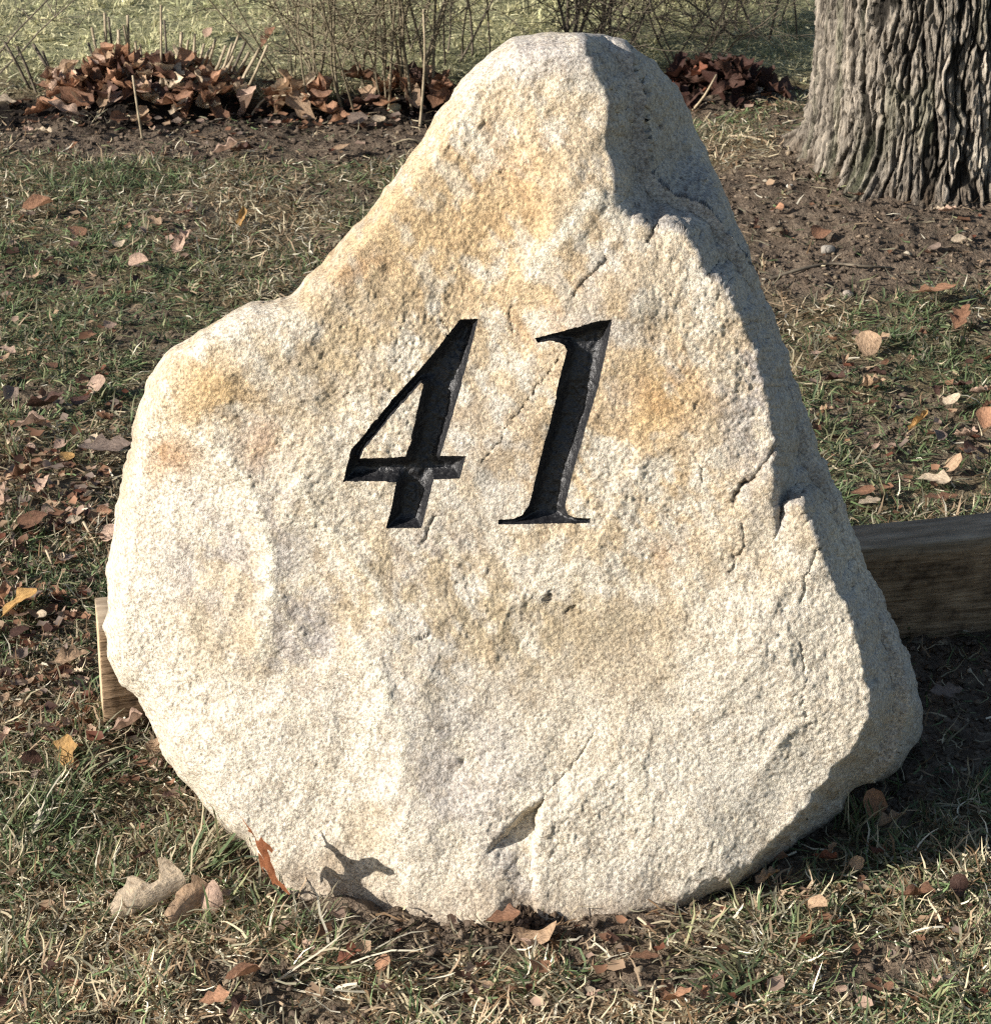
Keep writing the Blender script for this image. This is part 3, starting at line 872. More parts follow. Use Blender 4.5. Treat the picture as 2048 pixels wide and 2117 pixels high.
    for p1, r in (((.9, .5, 4.6), .10), ((-.2, .9, 4.9), .11), ((.5, -.4, 5.0), .09), ((.1, .1, 5.6), .13)):
        limb((0, 0, 2.85), p1, .15, .04)
make_tree()

# ------------------------------------------------------------------ blades of grass
PAL = {'green': np.array([.115, .160, .070]), 'dark': np.array([.062, .084, .042]), 'olive': np.array([.19, .19, .10]), 'grey': np.array([.19, .175, .12]),
       'straw': np.array([.42, .36, .24]), 'pale': np.array([.58, .53, .41]), 'tan': np.array([.27, .20, .13]), 'brown': np.array([.14, .09, .05])}

def blades(name, base, length, width, az, tilt, curve, col, seg, up=None):
    """one mesh of many bent blades; tilt from upright, curve adds along the blade"""
    n = len(base); k = seg * 2 + 1
    V = np.zeros((n, k, 3)); p = base.copy(); t = tilt.copy()
    side = np.stack([-np.sin(az), np.cos(az), np.zeros(n)], -1)
    tw = rng.uniform(-.7, .7, n)
    for s_ in range(seg + 1):
        if s_:
            d = np.stack([np.sin(t) * np.cos(az), np.sin(t) * np.sin(az), np.cos(t)], -1)
            p = p + d * (length / seg)[:, None]; t = t + curve / seg
            az2 = az + .5 * rng.normal(size=n); az = az2
        if s_ < seg:
            wd = width * (1 - .45 * s_ / seg) * .5
            sv = side * np.cos(tw)[:, None] + np.array([0, 0, 1.]) * np.sin(tw)[:, None]
            V[:, 2 * s_] = p - sv * wd[:, None]; V[:, 2 * s_ + 1] = p + sv * wd[:, None]
        else:
            V[:, 2 * seg] = p
    floor_z = base[:, 2] + .0008
    V[:, :, 2] = np.maximum(V[:, :, 2], floor_z[:, None] - .004)
    b = (np.arange(n) * k)[:, None]
    quads = np.concatenate([b + np.array([2 * s_, 2 * s_ + 1, 2 * s_ + 3, 2 * s_ + 2]) for s_ in range(seg - 1)], 0) if seg > 1 else None
    tris = b + np.array([2 * seg - 2, 2 * seg - 1, 2 * seg])
    me = mesh_np(name, V.reshape(-1, 3), tris, quads)
    put_color(me, 'col', np.repeat(col, k, 0))
    return me

def scatter(n, y0, y1, margin=.35):
    y = y0 + (y1 - y0) * rng.random(n * 2)
    half = .205 * (y + .4) + margin
    x = rng.uniform(-1.9, 1.9, n * 2)
    ok = np.abs(x) < half
    return np.stack([x[ok], y[ok]], -1)[:n]

def greenness(P):
    px = to_px(np.column_stack([P, np.zeros(len(P))]))
    g = .46 + .36 * vnoise(P[:, 0] * 4.5, P[:, 1] * 4.5, 0, 301) + .22 * vnoise(P[:, 0] * 13, P[:, 1] * 13, 0, 302)
    for cx, cy, rx, ry, a_ in ((1024, 2030, 1500, 230, -.26), (130, 560, 280, 150, .6), (150, 380, 180, 50, .6), (1850, 880, 260, 230, .6), (380, 720, 280, 120, .45), (120, 1150, 180, 160, .3), (130, 800, 200, 120, .35), (150, 1680, 260, 90, .3), (1880, 1760, 170, 70, .2), (1150, 2010, 200, 40, .4),
                              (1830, 2070, 170, 60, .25), (640, 2040, 120, 80, .15), (250, 60, 400, 60, .2), (600, 460, 220, 90, -.3), (300, 2000, 320, 120, -.18), (1250, 2080, 180, 60, -.3), (330, 430, 180, 60, -.25), (1600, 460, 120, 90, -.2)):
        g = g + a_ * np.exp(-((px[:, 0] - cx) / rx) ** 2 - ((px[:, 1] - cy) / ry) ** 2)
    return np.clip(g, 0, 1)

def colors(P, dead_bias=0.0):
    n = len(P); g = greenness(P); u = rng.random(n); far = smoothstep(5.0, 5.5, P[:, 1])
    pal = np.zeros((n, 3))
    live = u < np.clip(g - dead_bias, .04, .95)
    r = rng.random(n)
    gp = np.where((r < .30)[:, None], PAL['dark'], np.where((r < .62)[:, None], PAL['green'], np.where((r < .85)[:, None], PAL['olive'], PAL['grey'])))
    dp = np.where((r < .22)[:, None], PAL['brown'], np.where((r < .48)[:, None], PAL['tan'], np.where((r < .70)[:, None], PAL['grey'], np.where((r < .92)[:, None], PAL['straw'], PAL['pale']))))
    c = np.where(live[:, None], gp, dp)
    c = c * (1 - .6 * far[:, None]) + .6 * far[:, None] * np.array([.54, .52, .30])
    fg = .32 * smoothstep(2.35, 2.05, P[:, 1])[:, None]
    return c * rng.uniform(1.0, 1.85, (n, 1)) * (1 + fg)

def lift(P):
    h, s_, m_ = land(P)
    return np.column_stack([P, h]), s_

def clear_of_stone(P):
    """keep blades off the ground the boulder stands on"""
    px = to_px(np.column_stack([P, np.zeros(len(P))]))
    core = gpoly([(500, 1800), (640, 1880), (900, 1890), (1300, 1840), (1540, 1790), (1640, 1640), (1600, 1480), (400, 1480)])
    return ~inside(P, ring(core))

def tufts(name, ntuft, y0, y1, per, lmin, lmax, wid, seg, label):
    c = scatter(ntuft, y0, y1)
    _, soil, _ = land(c)
    keep = rng.random(len(c)) > np.clip(soil * 1.15, 0, .985)
    c = c[keep]; c = c[clear_of_stone(c)]
    cnt = rng.integers(per // 2, per * 3 // 2, len(c))
    own = np.repeat(np.arange(len(c)), cnt); n = len(own)
    r = np.abs(rng.normal(0, .013, n)); az = rng.uniform(0, 2 * math.pi, n)
    P = c[own] + np.stack([np.cos(az), np.sin(az)], -1) * r[:, None]
    B, s_ = lift(P)
    vig = .5 + .9 * rng.random(len(c)) ** 1.3
    L = rng.uniform(lmin, lmax, n) * vig[own]
    droop = rng.uniform(.35, 1.25, len(c))
    comb = rng.uniform(0, 2 * math.pi, len(c))       # each tuft is combed one way
    az = np.where(rng.random(n) < .5, az, comb[own] + rng.normal(0, .5, n))
    tilt = np.clip(droop[own] + rng.normal(0, .28, n), .05, 1.5)
    cur = rng.uniform(.1, 1.3, n)
    col = colors(B[:, :2])
    tint = rng.uniform(.8, 1.2, len(c)); col = col * tint[own][:, None]
    B[:, 2] -= .003
    me = blades(name, B, L, rng.uniform(.7, 1.25, n) * wid, az, tilt, cur, col, seg)
    tag(link(name, me, M_BLADE), label, 'grass', kind='stuff')

def thatch(name, n, y0, y1, lmin, lmax, wid, seg, label, soil_keep=.12):
    P = scatter(n, y0, y1); P = P[clear_of_stone(P)]
    B, s_ = lift(P)
    k = rng.random(len(B)) > s_ * (1 - soil_keep)
    B = B[k]; n = len(B)
    az = rng.uniform(0, 2 * math.pi, n)
    B[:, 2] += np.abs(rng.normal(0, .006, n)) + .001
    L = rng.uniform(lmin, lmax, n)
    me = blades(name, B, L, rng.uniform(.6, 1.3, n) * wid, az, rng.uniform(1.2, 1.75, n), rng.uniform(-1.6, 1.6, n), colors(B[:, :2], .20), seg)
    tag(link(name, me, M_BLADE), label, 'grass', kind='stuff')

tufts('grass', 5600, 1.85, 3.1, 14, .016, .044, .0029, 3, 'tufts of dull green and straw grass around the boulder')
tufts('grass', 6200, 3.1, 5.05, 13, .016, .038, .0030, 3, 'tufts of dull winter grass on the lawn behind the boulder')
tufts('grass', 4600, 5.0, 7.1, 13, .014, .034, .0036, 2, 'sunlit yellow green turf beyond the planting bed')
thatch('dead_grass', 70000, 1.85, 3.1, .012, .045, .0023, 4, 'flattened dead straw grass in front of the boulder')
thatch('dead_grass', 56000, 3.1, 5.05, .014, .042, .0026, 2, 'flattened dead straw grass behind the boulder')
thatch('dead_grass', 26000, 5.0, 7.1, .014, .034, .0034, 2, 'flattened pale grass on the far turf')

# long straws and the coarse tuft at the boulder's foot
def straw_tuft(name, px, py, n, lmin, lmax, az0, spread, tilt0, label, width=.0038, palette=('green', 'olive', 'straw', 'pale', 'dark')):
    c = spot(px, py)
    P = np.tile(c, (n, 1)); P[:, :2] += rng.normal(0, .014, (n, 2)); P[:, 2] -= .004
    col = np.array([PAL[random.choice(palette)] for _ in range(n)]) * rng.uniform(.8, 1.3, (n, 1))
    me = blades(name, P, rng.uniform(lmin, lmax, n), rng.uniform(.7, 1.2, n) * width, az0 + rng.normal(0, spread, n), tilt0 + rng.normal(0, .3, n), rng.uniform(.1, .8, n), col, 5)
    return tag(link(name, me, M_BLADE), label, 'grass tuft')
straw_tuft('grass_tuft', 610, 2015, 110, .05, .12, math.radians(15), .55, 1.38, 'coarse grass tuft leaning right at the boulder foot, near the leaf shadow')
straw_tuft('grass_tuft', 690, 1990, 40, .06, .13, math.radians(-28), .4, 1.45, 'fan of pale bleached straws below the coarse tuft', .003, ('straw', 'pale', 'pale', 'olive'))
straw_tuft('grass_tuft', 640, 1925, 46, .025, .06, math.radians(60), 1.4, .9, 'wiry bleached grass tuft under the upright leaf', .0024, ('straw', 'pale', 'grey', 'green'))
straw_tuft('grass_tuft', 1560, 2000, 80, .05, .12, math.radians(165), .8, 1.3, 'flattened bleached grass tuft near the lower right corner', .003, ('straw', 'pale', 'green', 'olive'))
straw_tuft('grass_tuft', 1530, 2060, 44, .03, .07, math.radians(100), 1.2, .9, 'dark green grass tuft below the flattened one', .0034, ('green', 'dark', 'olive'))
straw_tuft('grass_tuft', 410, 1800, 46, .05, .11, math.radians(35), .5, .95, 'green grass tuft leaning toward the boulder left flank', .0032, ('green', 'olive', 'dark', 'straw'))
straw_tuft('grass_tuft', 30, 1740, 60, .05, .10, math.radians(30), .8, 1.0, 'thick green grass tuft at the left edge below the plank', .0034, ('green', 'olive', 'dark', 'pale'))
straw_tuft('grass_tuft', 1770, 1720, 46, .03, .07, math.radians(90), 1.3, .7, 'fresh green grass tuft right of the boulder foot', .003, ('green', 'green', 'olive', 'straw'))
straw_tuft('grass_tuft', 150, 1640, 46, .05, .10, math.radians(60), 1.0, .8, 'loose grass tuft with dry stalks left of the plank', .003, ('green', 'olive', 'straw', 'dark'))

# ------------------------------------------------------------------ crumbs of soil
def crumbs(name, n, y0, y1, smin, smax, label, mulch_only=False):
    P = scatter(n, y0, y1)
    P = P[clear_of_stone(P)]
    h, s_, m_ = land(P)
    k = rng.random(len(P)) < s_ ** 1.5
    P, h, m_ = P[k], h[k], m_[k]
    n = len(P)
    octa = np.array([(1, 0, 0), (0, 1, 0), (-1, 0, 0), (0, -1, 0), (0, 0, 1), (0, 0, -.6)], float)
    F = np.array([(0, 1, 4), (1, 2, 4), (2, 3, 4), (3, 0, 4), (1, 0, 5), (2, 1, 5), (3, 2, 5), (0, 3, 5)])
    sz = smin + (smax - smin) * rng.random(n) ** 3.2
    V = octa[None] * (1 + rng.uniform(-.5, .5, (n, 6, 3))) + rng.uniform(-.4, .4, (n, 6, 3))
    V *= (sz[:, None] * np.array([1, 1, .6]) * rng.uniform(.45, 1.7, (n, 3)))[:, None]
    a_ = rng.uniform(0, 6.28, n); ca, sa_ = np.cos(a_)[:, None], np.sin(a_)[:, None]
    X = V[:, :, 0] * ca - V[:, :, 1] * sa_; Y = V[:, :, 0] * sa_ + V[:, :, 1] * ca
    V = np.stack([X + P[:, :1], Y + P[:, 1:], V[:, :, 2] + (h + sz * .25)[:, None]], -1)
    f = (np.arange(n) * 6)[:, None, None] + F[None]
    me = mesh_np(name, V.reshape(-1, 3), f.reshape(-1, 3), smooth=False)
    r = rng.random(n)
    c = np.where((r < .62)[:, None], [.125, .094, .070], np.where((r < .90)[:, None], [.19, .145, .105], np.where((r < .985)[:, None], [.27, .21, .145], [.40, .35, .27])))
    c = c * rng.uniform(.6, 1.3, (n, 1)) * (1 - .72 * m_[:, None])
    put_color(me, 'col', np.repeat(c, 6, 0))
    tag(link(name, me, M_CRUMB), label, 'soil', kind='stuff')
crumbs('soil_crumbs', 60000, 1.9, 3.2, .0013, .0060, 'crumbled brown soil around the boulder')
crumbs('soil_crumbs', 52000, 3.4, 6.0, .0018, .0070, 'crumbled soil and mulch in the bed and round the tree')
# the crumbly lump pushed up into the hollow of the boulder's foot
def soil_mound():
    c = spot(1075, 1872); n = 520
    P = np.column_stack([rng.normal(0, .020, n), rng.normal(0, .016, n)])
    octa = np.array([(1, 0, 0), (0, 1, 0), (-1, 0, 0), (0, -1, 0), (0, 0, 1), (0, 0, -.6)], float)
    F = np.array([(0, 1, 4), (1, 2, 4), (2, 3, 4), (3, 0, 4), (1, 0, 5), (2, 1, 5), (3, 2, 5), (0, 3, 5)])
    sz = rng.uniform(.0018, .0055, n)
    V = (octa[None] * (1 + rng.uniform(-.4, .4, (n, 6, 3)))) * sz[:, None, None]
    h = land(P + c[:2])[0] - c[2]
    V += np.column_stack([P, h + rng.uniform(0, .006, n)])[:, None]
    me = mesh_np('soil_mound', V.reshape(-1, 3), ((np.arange(n) * 6)[:, None, None] + F[None]).reshape(-1, 3), smooth=False)
    put_color(me, 'col', np.repeat(np.array([.10, .07, .048]) * rng.uniform(.6, 1.4, (n, 1)), 6, 0))
    o = link('soil_mound', me, M_CRUMB); o.location = c
    tag(o, 'small crumbly mound of soil in the hollow at the boulder foot', 'soil', kind='stuff')
soil_mound()

# ------------------------------------------------------------------ fallen leaves
def leaf_mesh(seed, K_=12, lobes=4, fold=.5, arch=.4, curl=.5, slim=.5, twist=.3, round_=False):
    """one dry leaf, length 1 along x, stalk at the origin"""
    r = random.Random(seed); V, F, vein = [], [], []
    def half(t, ph):
        env = math.sin(math.pi * min(1, t ** .8)) ** (.6 if round_ else .75)
        lob = 1 if round_ else .74 + .26 * math.cos(2 * math.pi * (t * lobes + ph))
        return slim * .5 * env * lob * (1 + .07 * math.sin(11 * t + 6 * ph) if round_ else r.uniform(.88, 1.08)) + .012
    ph1, ph2 = r.random(), r.random()
    ax = r.uniform(-.2, .2)
    for i in range(K_ + 1):
        t = i / K_
        a_ = arch * (t - .5) * 2
        cx = math.sin(a_) / max(abs(arch), .05) * .5 if abs(arch) > .05 else (t - .5)
        cz = (1 - math.cos(a_)) / max(abs(arch), .05) * .5
        tw = twist * (t - .5) * 2
        for side, ph in ((1, ph1), (0, 0), (-1, ph2)):
            if side == 0:
                V.append((cx, ax * math.sin(t * 3) * .2, cz)); vein.append(1.45); continue
            w_ = half(t, ph); c_ = fold + curl * w_ * 2.2 * (1 + .3 * math.sin(5 * t + 6 * ph))
            y_ = side * w_ * math.cos(c_); z_ = w_ * math.sin(c_)
            V.append((cx + .05 * w_ * lobes + r.uniform(-.02, .02), y_ * math.cos(tw) - z_ * math.sin(tw) + ax * math.sin(t * 3) * .2, cz + y_ * math.sin(tw) + z_ * math.cos(tw) + r.uniform(-.012, .012))); vein.append(.85 + r.uniform(-.25, .25))
    for i in range(K_):
        b_ = i * 3
        F += [(b_, b_ + 1, b_ + 4, b_ + 3), (b_ + 1, b_ + 2, b_ + 5, b_ + 4)]
    me = mesh_np('leaf', V, None, F)
    put_color(me, 'vein', np.repeat(np.array(vein)[:, None], 3, 1))
    me.materials.append(M_LEAF)
    return me
LEAVES = [leaf_mesh(i, lobes=random.choice([2.2, 2.6, 3]), fold=random.uniform(.1, .7), arch=random.uniform(-.5, .9), curl=random.uniform(.2, 1.4), slim=random.uniform(.55, .85), twist=random.uniform(-.7, .7)) for i in range(12)]
ROUND = [leaf_mesh(40 + i, lobes=0, fold=random.uniform(-.25, .25), arch=random.uniform(-.55, .3), curl=random.uniform(-.5, .7), slim=random.uniform(.6, .9), round_=True) for i in range(4)]
FLAT = [leaf_mesh(60 + i, lobes=2.7, fold=.08, arch=random.uniform(-.15, .3), curl=.25, slim=.62, twist=.25) for i in range(3)]
LC = {'orange': (.41, .225, .135), 'tan': (.45, .31, .20), 'pink': (.49, .345, .26), 'brown': (.215, .115, .070), 'dark': (.085, .045, .033), 'gold': (.48, .29, .11), 'pale': (.62, .50, .36), 'grey': (.27, .205, .165), 'red': (.19, .075, .045)}
fallen_n = 0
def drop_leaf(px, py, size, colr, label, kind=None, rz=None, tilt=None, group=None, up=0.0, parent=None, pos=None, name='fallen_leaf', roll=None):
    me = random.choice(kind or LEAVES)
    o = bpy.data.objects.new(name, me); C.objects.link(o)
    p = spot(px, py) if pos is None else np.array(pos)
    L = 1.05 * size * depth_of(p) / FPX if pos is None else size
    o.scale = (L, L, L)
    o.rotation_euler = (random.uniform(-.5, .5) if roll is None else roll, random.uniform(-.4, .2) if tilt is None else tilt, random.uniform(0, 6.28) if rz is None else rz)
    o.location = (p[0], p[1], p[2] + (.016 if pos is None else .004) + L * .12 + up)
    c = np.array(LC[colr]) * random.uniform(.85, 1.15)
    o.color = (*c, 1)
    if parent: o.parent = parent
    if label: tag(o, label, 'leaf', group or 'fallen leaves on the lawn')
    return o
R_ = math.radians
HERO = [
    (80, 450, 62, 'orange', 'orange brown domed leaf at the left edge of the lawn', ROUND, R_(20), -.1),
    (502, 472, 48, 'gold', 'amber leaf standing on edge left of the boulder shoulder', LEAVES, R_(80), -.9),
    (378, 525, 66, 'pink', 'crumpled pinkish leaf in a dark gap of the lawn, upper left', LEAVES, R_(60), -.5),
    (70, 590, 36, 'tan', 'small curled tan leaf ring left of the boulder', ROUND, R_(30), -.2),
    (245, 520, 30, 'pale', 'tiny cream leaf scrap left of the pinkish crumpled leaf', ROUND, R_(20), 0),
    (200, 822, 52, 'pink', 'pale pink leaf standing by the boulder left shoulder', ROUND, R_(75), -.6),
    (100, 868, 88, 'dark', 'large dark brown folded leaf at the left of the lawn', LEAVES, R_(10), -.3),
    (62, 905, 70, 'pink', 'pale torn leaf lying under the large dark folded leaf', LEAVES, R_(25), -.1),
    (220, 958, 105, 'grey', 'long flat greyish leaf against the boulder left side', FLAT, R_(12), 0),
    (138, 968, 34, 'gold', 'small golden leaf scrap beside the long greyish leaf', ROUND, R_(50), 0),
    (45, 1012, 66, 'brown', 'brown leaf lowest but one in the left edge cluster', LEAVES, R_(15), -.2),
    (92, 1028, 54, 'pink', 'small pinkish leaf beside the brown left edge cluster', LEAVES, R_(70), -.3),
    (8, 1052, 62, 'pink', 'pink brown leaf cut by the left picture edge, upper one', LEAVES, R_(80), -.6),
    (68, 1104, 66, 'brown', 'arched tan brown leaf over a dark hollow left of boulder', ROUND, R_(5), -.2),
    (228, 1128, 44, 'pink', 'rosy leaf peeping out from the boulder left edge', ROUND, R_(85), -.5),
    (42, 1282, 96, 'gold', 'crumpled golden yellow leaf at the far left above the plank level', LEAVES, R_(50), -.3),
    (12, 1262, 60, 'orange', 'orange brown leaf tucked behind the golden crumpled leaf', LEAVES, R_(90), -.7),
    (150, 1390, 70, 'tan', 'pale tan curled leaf in the litter left of the plank', LEAVES, R_(20), -.1),
    (110, 1440, 60, 'brown', 'reddish brown narrow leaf below the pale curled one', LEAVES, R_(-60), -.4),
    (268, 1532, 72, 'pink', 'crumpled rosy leaf in front of the plank end', LEAVES, R_(25), -.3),
    (326, 1568, 54, 'tan', 'dull tan leaf touching the boulder lower left edge', ROUND, R_(40), -.3),
    (10, 1562, 58, 'pink', 'pink brown leaf cut by the left picture edge, lower one', LEAVES, R_(60), -.4),
    (140, 1590, 74, 'gold', 'narrow golden leaf with a stalk standing in the grass', LEAVES, R_(85), -1.0),
    (505, 2052, 72, 'brown', 'shiny brown curled leaf at the bottom edge', ROUND, R_(10), -.2),
    (445, 2098, 62, 'orange', 'orange leaf at the bottom edge left of the grass tuft', LEAVES, R_(15), -.2),
    (492, 2118, 62, 'dark', 'dark leaf cut by the bottom edge', LEAVES, R_(70), -.3),
    (1790, 736, 56, 'tan', 'tan leaf standing over a dark hole in the right lawn', ROUND, R_(70), -.8),
    (1925, 632, 100, 'orange', 'long orange brown leaf on the soil edge below the tree', FLAT, R_(12), -.1),
    (1985, 682, 74, 'brown', 'dark brown leaf in green grass right of the long leaf', LEAVES, R_(60), -.4),
    (1802, 822, 56, 'tan', 'tan leaf lying below the dark hole in the right lawn', LEAVES, R_(10), -.2),
    (1722, 812, 54, 'dark', 'dark leaf close to the boulder right flank', LEAVES, R_(-30), -.3),
    (2020, 838, 44, 'pink', 'small rosy leaf high on the right lawn', LEAVES, R_(-40), -.3),
    (1895, 900, 66, 'gold', 'crumpled amber leaf in the middle of the right lawn', LEAVES, R_(45), -.4),
    (2036, 886, 52, 'orange', 'bright orange leaf cut by the right picture edge', ROUND, R_(70), -.6),
    (1992, 930, 70, 'pink', 'crumpled pale rosy leaf below the bright orange one', LEAVES, R_(-50), -.4),
    (1968, 984, 50, 'tan', 'peach leaf standing beside a dark hollow above the plank', ROUND, R_(30), -.7),
    (1925, 1022, 72, 'pale', 'bleached ragged leaf between the peach leaf and plank', LEAVES, R_(-15), -.1),
    (1782, 1042, 50, 'brown', 'brown leaf just above the plank next to the boulder', ROUND, R_(-20), -.3),
    (1795, 1064, 52, 'pale', 'pale narrow leaf resting on the plank rear edge', FLAT, R_(25), 0),
    (1940, 1058, 72, 'brown', 'flat brown leaf along the plank rear edge', FLAT, R_(8), 0),
    (1800, 1694, 62, 'orange', 'upright pointed orange leaf at the boulder shadow edge', ROUND, R_(85), -1.2),
    (1842, 1728, 62, 'tan', 'peach leaf with a dark hollow right of the upright leaf', LEAVES, R_(10), -.4),
    (1716, 1796, 48, 'tan', 'small folded tan leaf in the soil at the boulder right foot', LEAVES, R_(60), -.6),
    (1704, 1808, 56, 'red', 'dark red leaf under the small folded tan leaf', LEAVES, R_(-30), -.2),
    (1768, 1816, 34, 'tan', 'tiny tan leaf scrap in grass right of the red leaf', ROUND, R_(80), -.7),
    (1478, 1832, 140, 'red', 'long dark red folded leaf along the boulder foot', FLAT, R_(18), -.15),
    (1585, 1846, 58, 'tan', 'tan curled leaf right of the long red leaf', LEAVES, R_(30), -.2),
    (1978, 1864, 50, 'dark', 'dark upright leaf in the lower right grass', ROUND, R_(80), -.7),
    (1890, 1888, 80, 'brown', 'reddish brown crumbled leaf in the lower right grass', LEAVES, R_(10), 0),
    (1952, 1460, 68, 'grey', 'greyish leaf lying on shaded soil right of the boulder', FLAT, R_(10), 0),
    (1040, 1932, 70, 'brown', 'brown leaf on the soil below the boulder foot', LEAVES, R_(10), -.2),
    (1105, 1962, 96, 'tan', 'curled tan leaf right of the brown one below the boulder', ROUND, R_(15), -.1),
    (722, 2012, 56, 'red', 'reddish leaf under the fan of bleached straws', LEAVES, R_(20), -.3),
    (792, 2024, 40, 'orange', 'small peach leaf right of the reddish one under the straws', ROUND, R_(60), -.6),
    (1330, 2012, 60, 'brown', 'dull brown leaf pressed on the bare patch at bottom', FLAT, R_(5), 0),
    (1400, 2100, 70, 'orange', 'orange brown leaf at the bottom edge right of centre', LEAVES, R_(20), -.2),
    (468, 328, 56, 'pink', 'rosy leaf on the front edge of the planting bed', LEAVES, R_(20), -.3),
    (702, 268, 50, 'orange', 'orange leaf on the dark mulch of the bed', LEAVES, R_(30), -.2),
    (782, 264, 30, 'pale', 'pale scrap on the dark mulch of the bed', ROUND, R_(30), 0),
    (556, 102, 56, 'brown', 'brown leaf on the sunny turf beside the thin shrub', LEAVES, R_(60), -.6),
    (432, 86, 30, 'pink', 'small pale leaf on the sunny turf above the cut stems', ROUND, R_(60), -.5),
    (366, 14, 40, 'brown', 'dark leaf at the top edge of the sunny turf', LEAVES, R_(0), -.1),
    (1600, 498, 34, 'pale', 'small pale leaf scrap on the soil left below the tree', ROUND, R_(5), 0),
    (1980, 520, 34, 'pale', 'pale scrap on the soil under the tree', ROUND, R_(5), 0),
]
for px, py, sz, c_, lab, kd, rz, ti in HERO:
    drop_leaf(px, py, sz, c_, lab, kd, rz, ti, roll=random.uniform(-.35, .35))
MARKS = [(h[0], h[1], h[4]) for h in HERO]
SHORT = {4: 'the cream leaf scrap', 0: 'the orange domed leaf', 1: 'the amber leaf on edge', 2: 'the crumpled pinkish leaf', 3: 'the curled tan ring', 5: 'the pink leaf by the boulder shoulder', 6: 'the large dark folded leaf', 8: 'the long greyish leaf',
         10: 'the brown left edge leaf', 13: 'the arched leaf over its hollow', 14: 'the rosy leaf peeping out', 15: 'the golden crumpled leaf', 17: 'the pale tan curled leaf', 18: 'the narrow reddish leaf', 19: 'the rosy leaf before the plank end', 22: 'the narrow golden leaf',
         23: 'the shiny curled leaf', 26: 'the tan leaf over the dark hole', 27: 'the long orange leaf', 29: 'the tan leaf below the hole', 31: 'the small rosy leaf', 32: 'the amber leaf on the right lawn', 34: 'the crumpled pale rosy leaf', 36: 'the bleached ragged leaf', 37: 'the leaf above the plank',
         40: 'the upright orange leaf', 41: 'the peach leaf', 48: 'the reddish crumbled leaf', 50: 'the brown leaf below the boulder', 51: 'the curled tan leaf below the boulder', 54: 'the dull leaf on the bare patch', 56: 'the rosy leaf on the bed edge', 57: 'the orange leaf on the mulch', 61: 'the pale scrap left below the tree'}
WORD = {'brown': 'brown', 'tan': 'tan', 'pink': 'pinkish', 'dark': 'dark brown', 'orange': 'orange', 'grey': 'greyish', 'pale': 'bleached'}
ZONES = [((0, 430, 430, 620), 14), ((0, 640, 240, 920), 14), ((0, 930, 220, 1130), 26), ((0, 1130, 190, 1560), 40), ((0, 1600, 420, 2100), 11), ((600, 1975, 1500, 2110), 11), ((1560, 1850, 2048, 2110), 9), ((1680, 700, 2048, 1060), 24), ((1560, 420, 2040, 620), 9), ((0, 262, 760, 340), 12)]
seen = set()
for (x0, y0, x1, y1), n in ZONES:
    for _ in range(n):
        x, y, c_ = random.uniform(x0, x1), random.uniform(y0, y1), random.choice(['brown', 'tan', 'pink', 'dark', 'orange', 'grey', 'pale'])
        near = min(SHORT, key=lambda k: math.hypot(HERO[k][0] - x, HERO[k][1] - y))
        dx, dy = x - HERO[near][0], y - HERO[near][1]
        where = ('right of' if dx > 0 else 'left of') if abs(dx) > abs(dy) else ('in front of' if dy > 0 else 'beyond')
        lab = 'small %s %s leaf scrap %s %s' % (random.choice(['curled', 'flat', 'torn']), WORD[c_], where, SHORT[near])
        if lab in seen or math.hypot(dx, dy) < 26: continue
        seen.add(lab)
        drop_leaf(x, y, random.uniform(22, 44), c_, lab, random.choice([LEAVES, LEAVES, ROUND]), group='small leaf scraps on the lawn')

# crumbled leaf litter lying in the turf
def litter(name, zones, label):
    P = []
    for x0, y0, x1, y1, n in zones:
        for _ in range(n):
            P.append(gpt(random.uniform(x0, x1), random.uniform(y0, y1))[:2])
    P = np.array(P); P = P[clear_of_stone(P)]; B, _ = lift(P); n = len(B)
    sz = .0035 + .0075 * rng.random(n) ** 1.6; a_ = rng.uniform(0, 6.28, n)
    T = np.array([(-1, -.5, 0), (-.2, -.9, .3), (1, -.3, .1), (.8, .6, .35), (-.1, .8, .1), (-.9, .5, .4), (0, 0, -.15)])
    V = (T[None] * (1 + rng.uniform(-.35, .35, (n, 7, 3)))) * sz[:, None, None]
    tl = rng.uniform(-.7, .7, n)[:, None]
    Y, Z = V[:, :, 1] * np.cos(tl) - V[:, :, 2] * np.sin(tl), V[:, :, 1] * np.sin(tl) + V[:, :, 2] * np.cos(tl)
    ca, sa_ = np.cos(a_)[:, None], np.sin(a_)[:, None]
    V = np.stack([V[:, :, 0] * ca - Y * sa_ + B[:, :1], V[:, :, 0] * sa_ + Y * ca + B[:, 1:2], Z + B[:, 2:] + (.006 + .010 * rng.random(n))[:, None]], -1)
    F = np.array([(k, (k + 1) % 6, 6) for k in range(6)])
    me = mesh_np(name, V.reshape(-1, 3), ((np.arange(n) * 7)[:, None, None] + F[None]).reshape(-1, 3))
    pal = np.array([LC[k] for k in ('brown', 'dark', 'brown', 'tan', 'pink', 'red', 'grey', 'orange')])
    put_color(me, 'col', np.repeat(pal[rng.integers(0, 8, n)] * rng.uniform(.7, 1.1, (n, 1)), 7, 0))
    tag(link(name, me, M_BLADE), label, 'leaf litter', kind='stuff')
litter('leaf_litter', [(-60, 950, 225, 1140, 230), (-60, 1140, 190, 1520, 260), (-60, 640, 260, 950, 90), (0, 430, 420, 640, 90), (1680, 720, 2100, 1070, 90), (150, 1520, 380, 1640, 50), (560, 1905, 1560, 2110, 50), (1560, 1780, 2100, 2110, 35), (-60, 1560, 560, 2110, 35)], 'crumbled brown leaf litter worked into the turf')
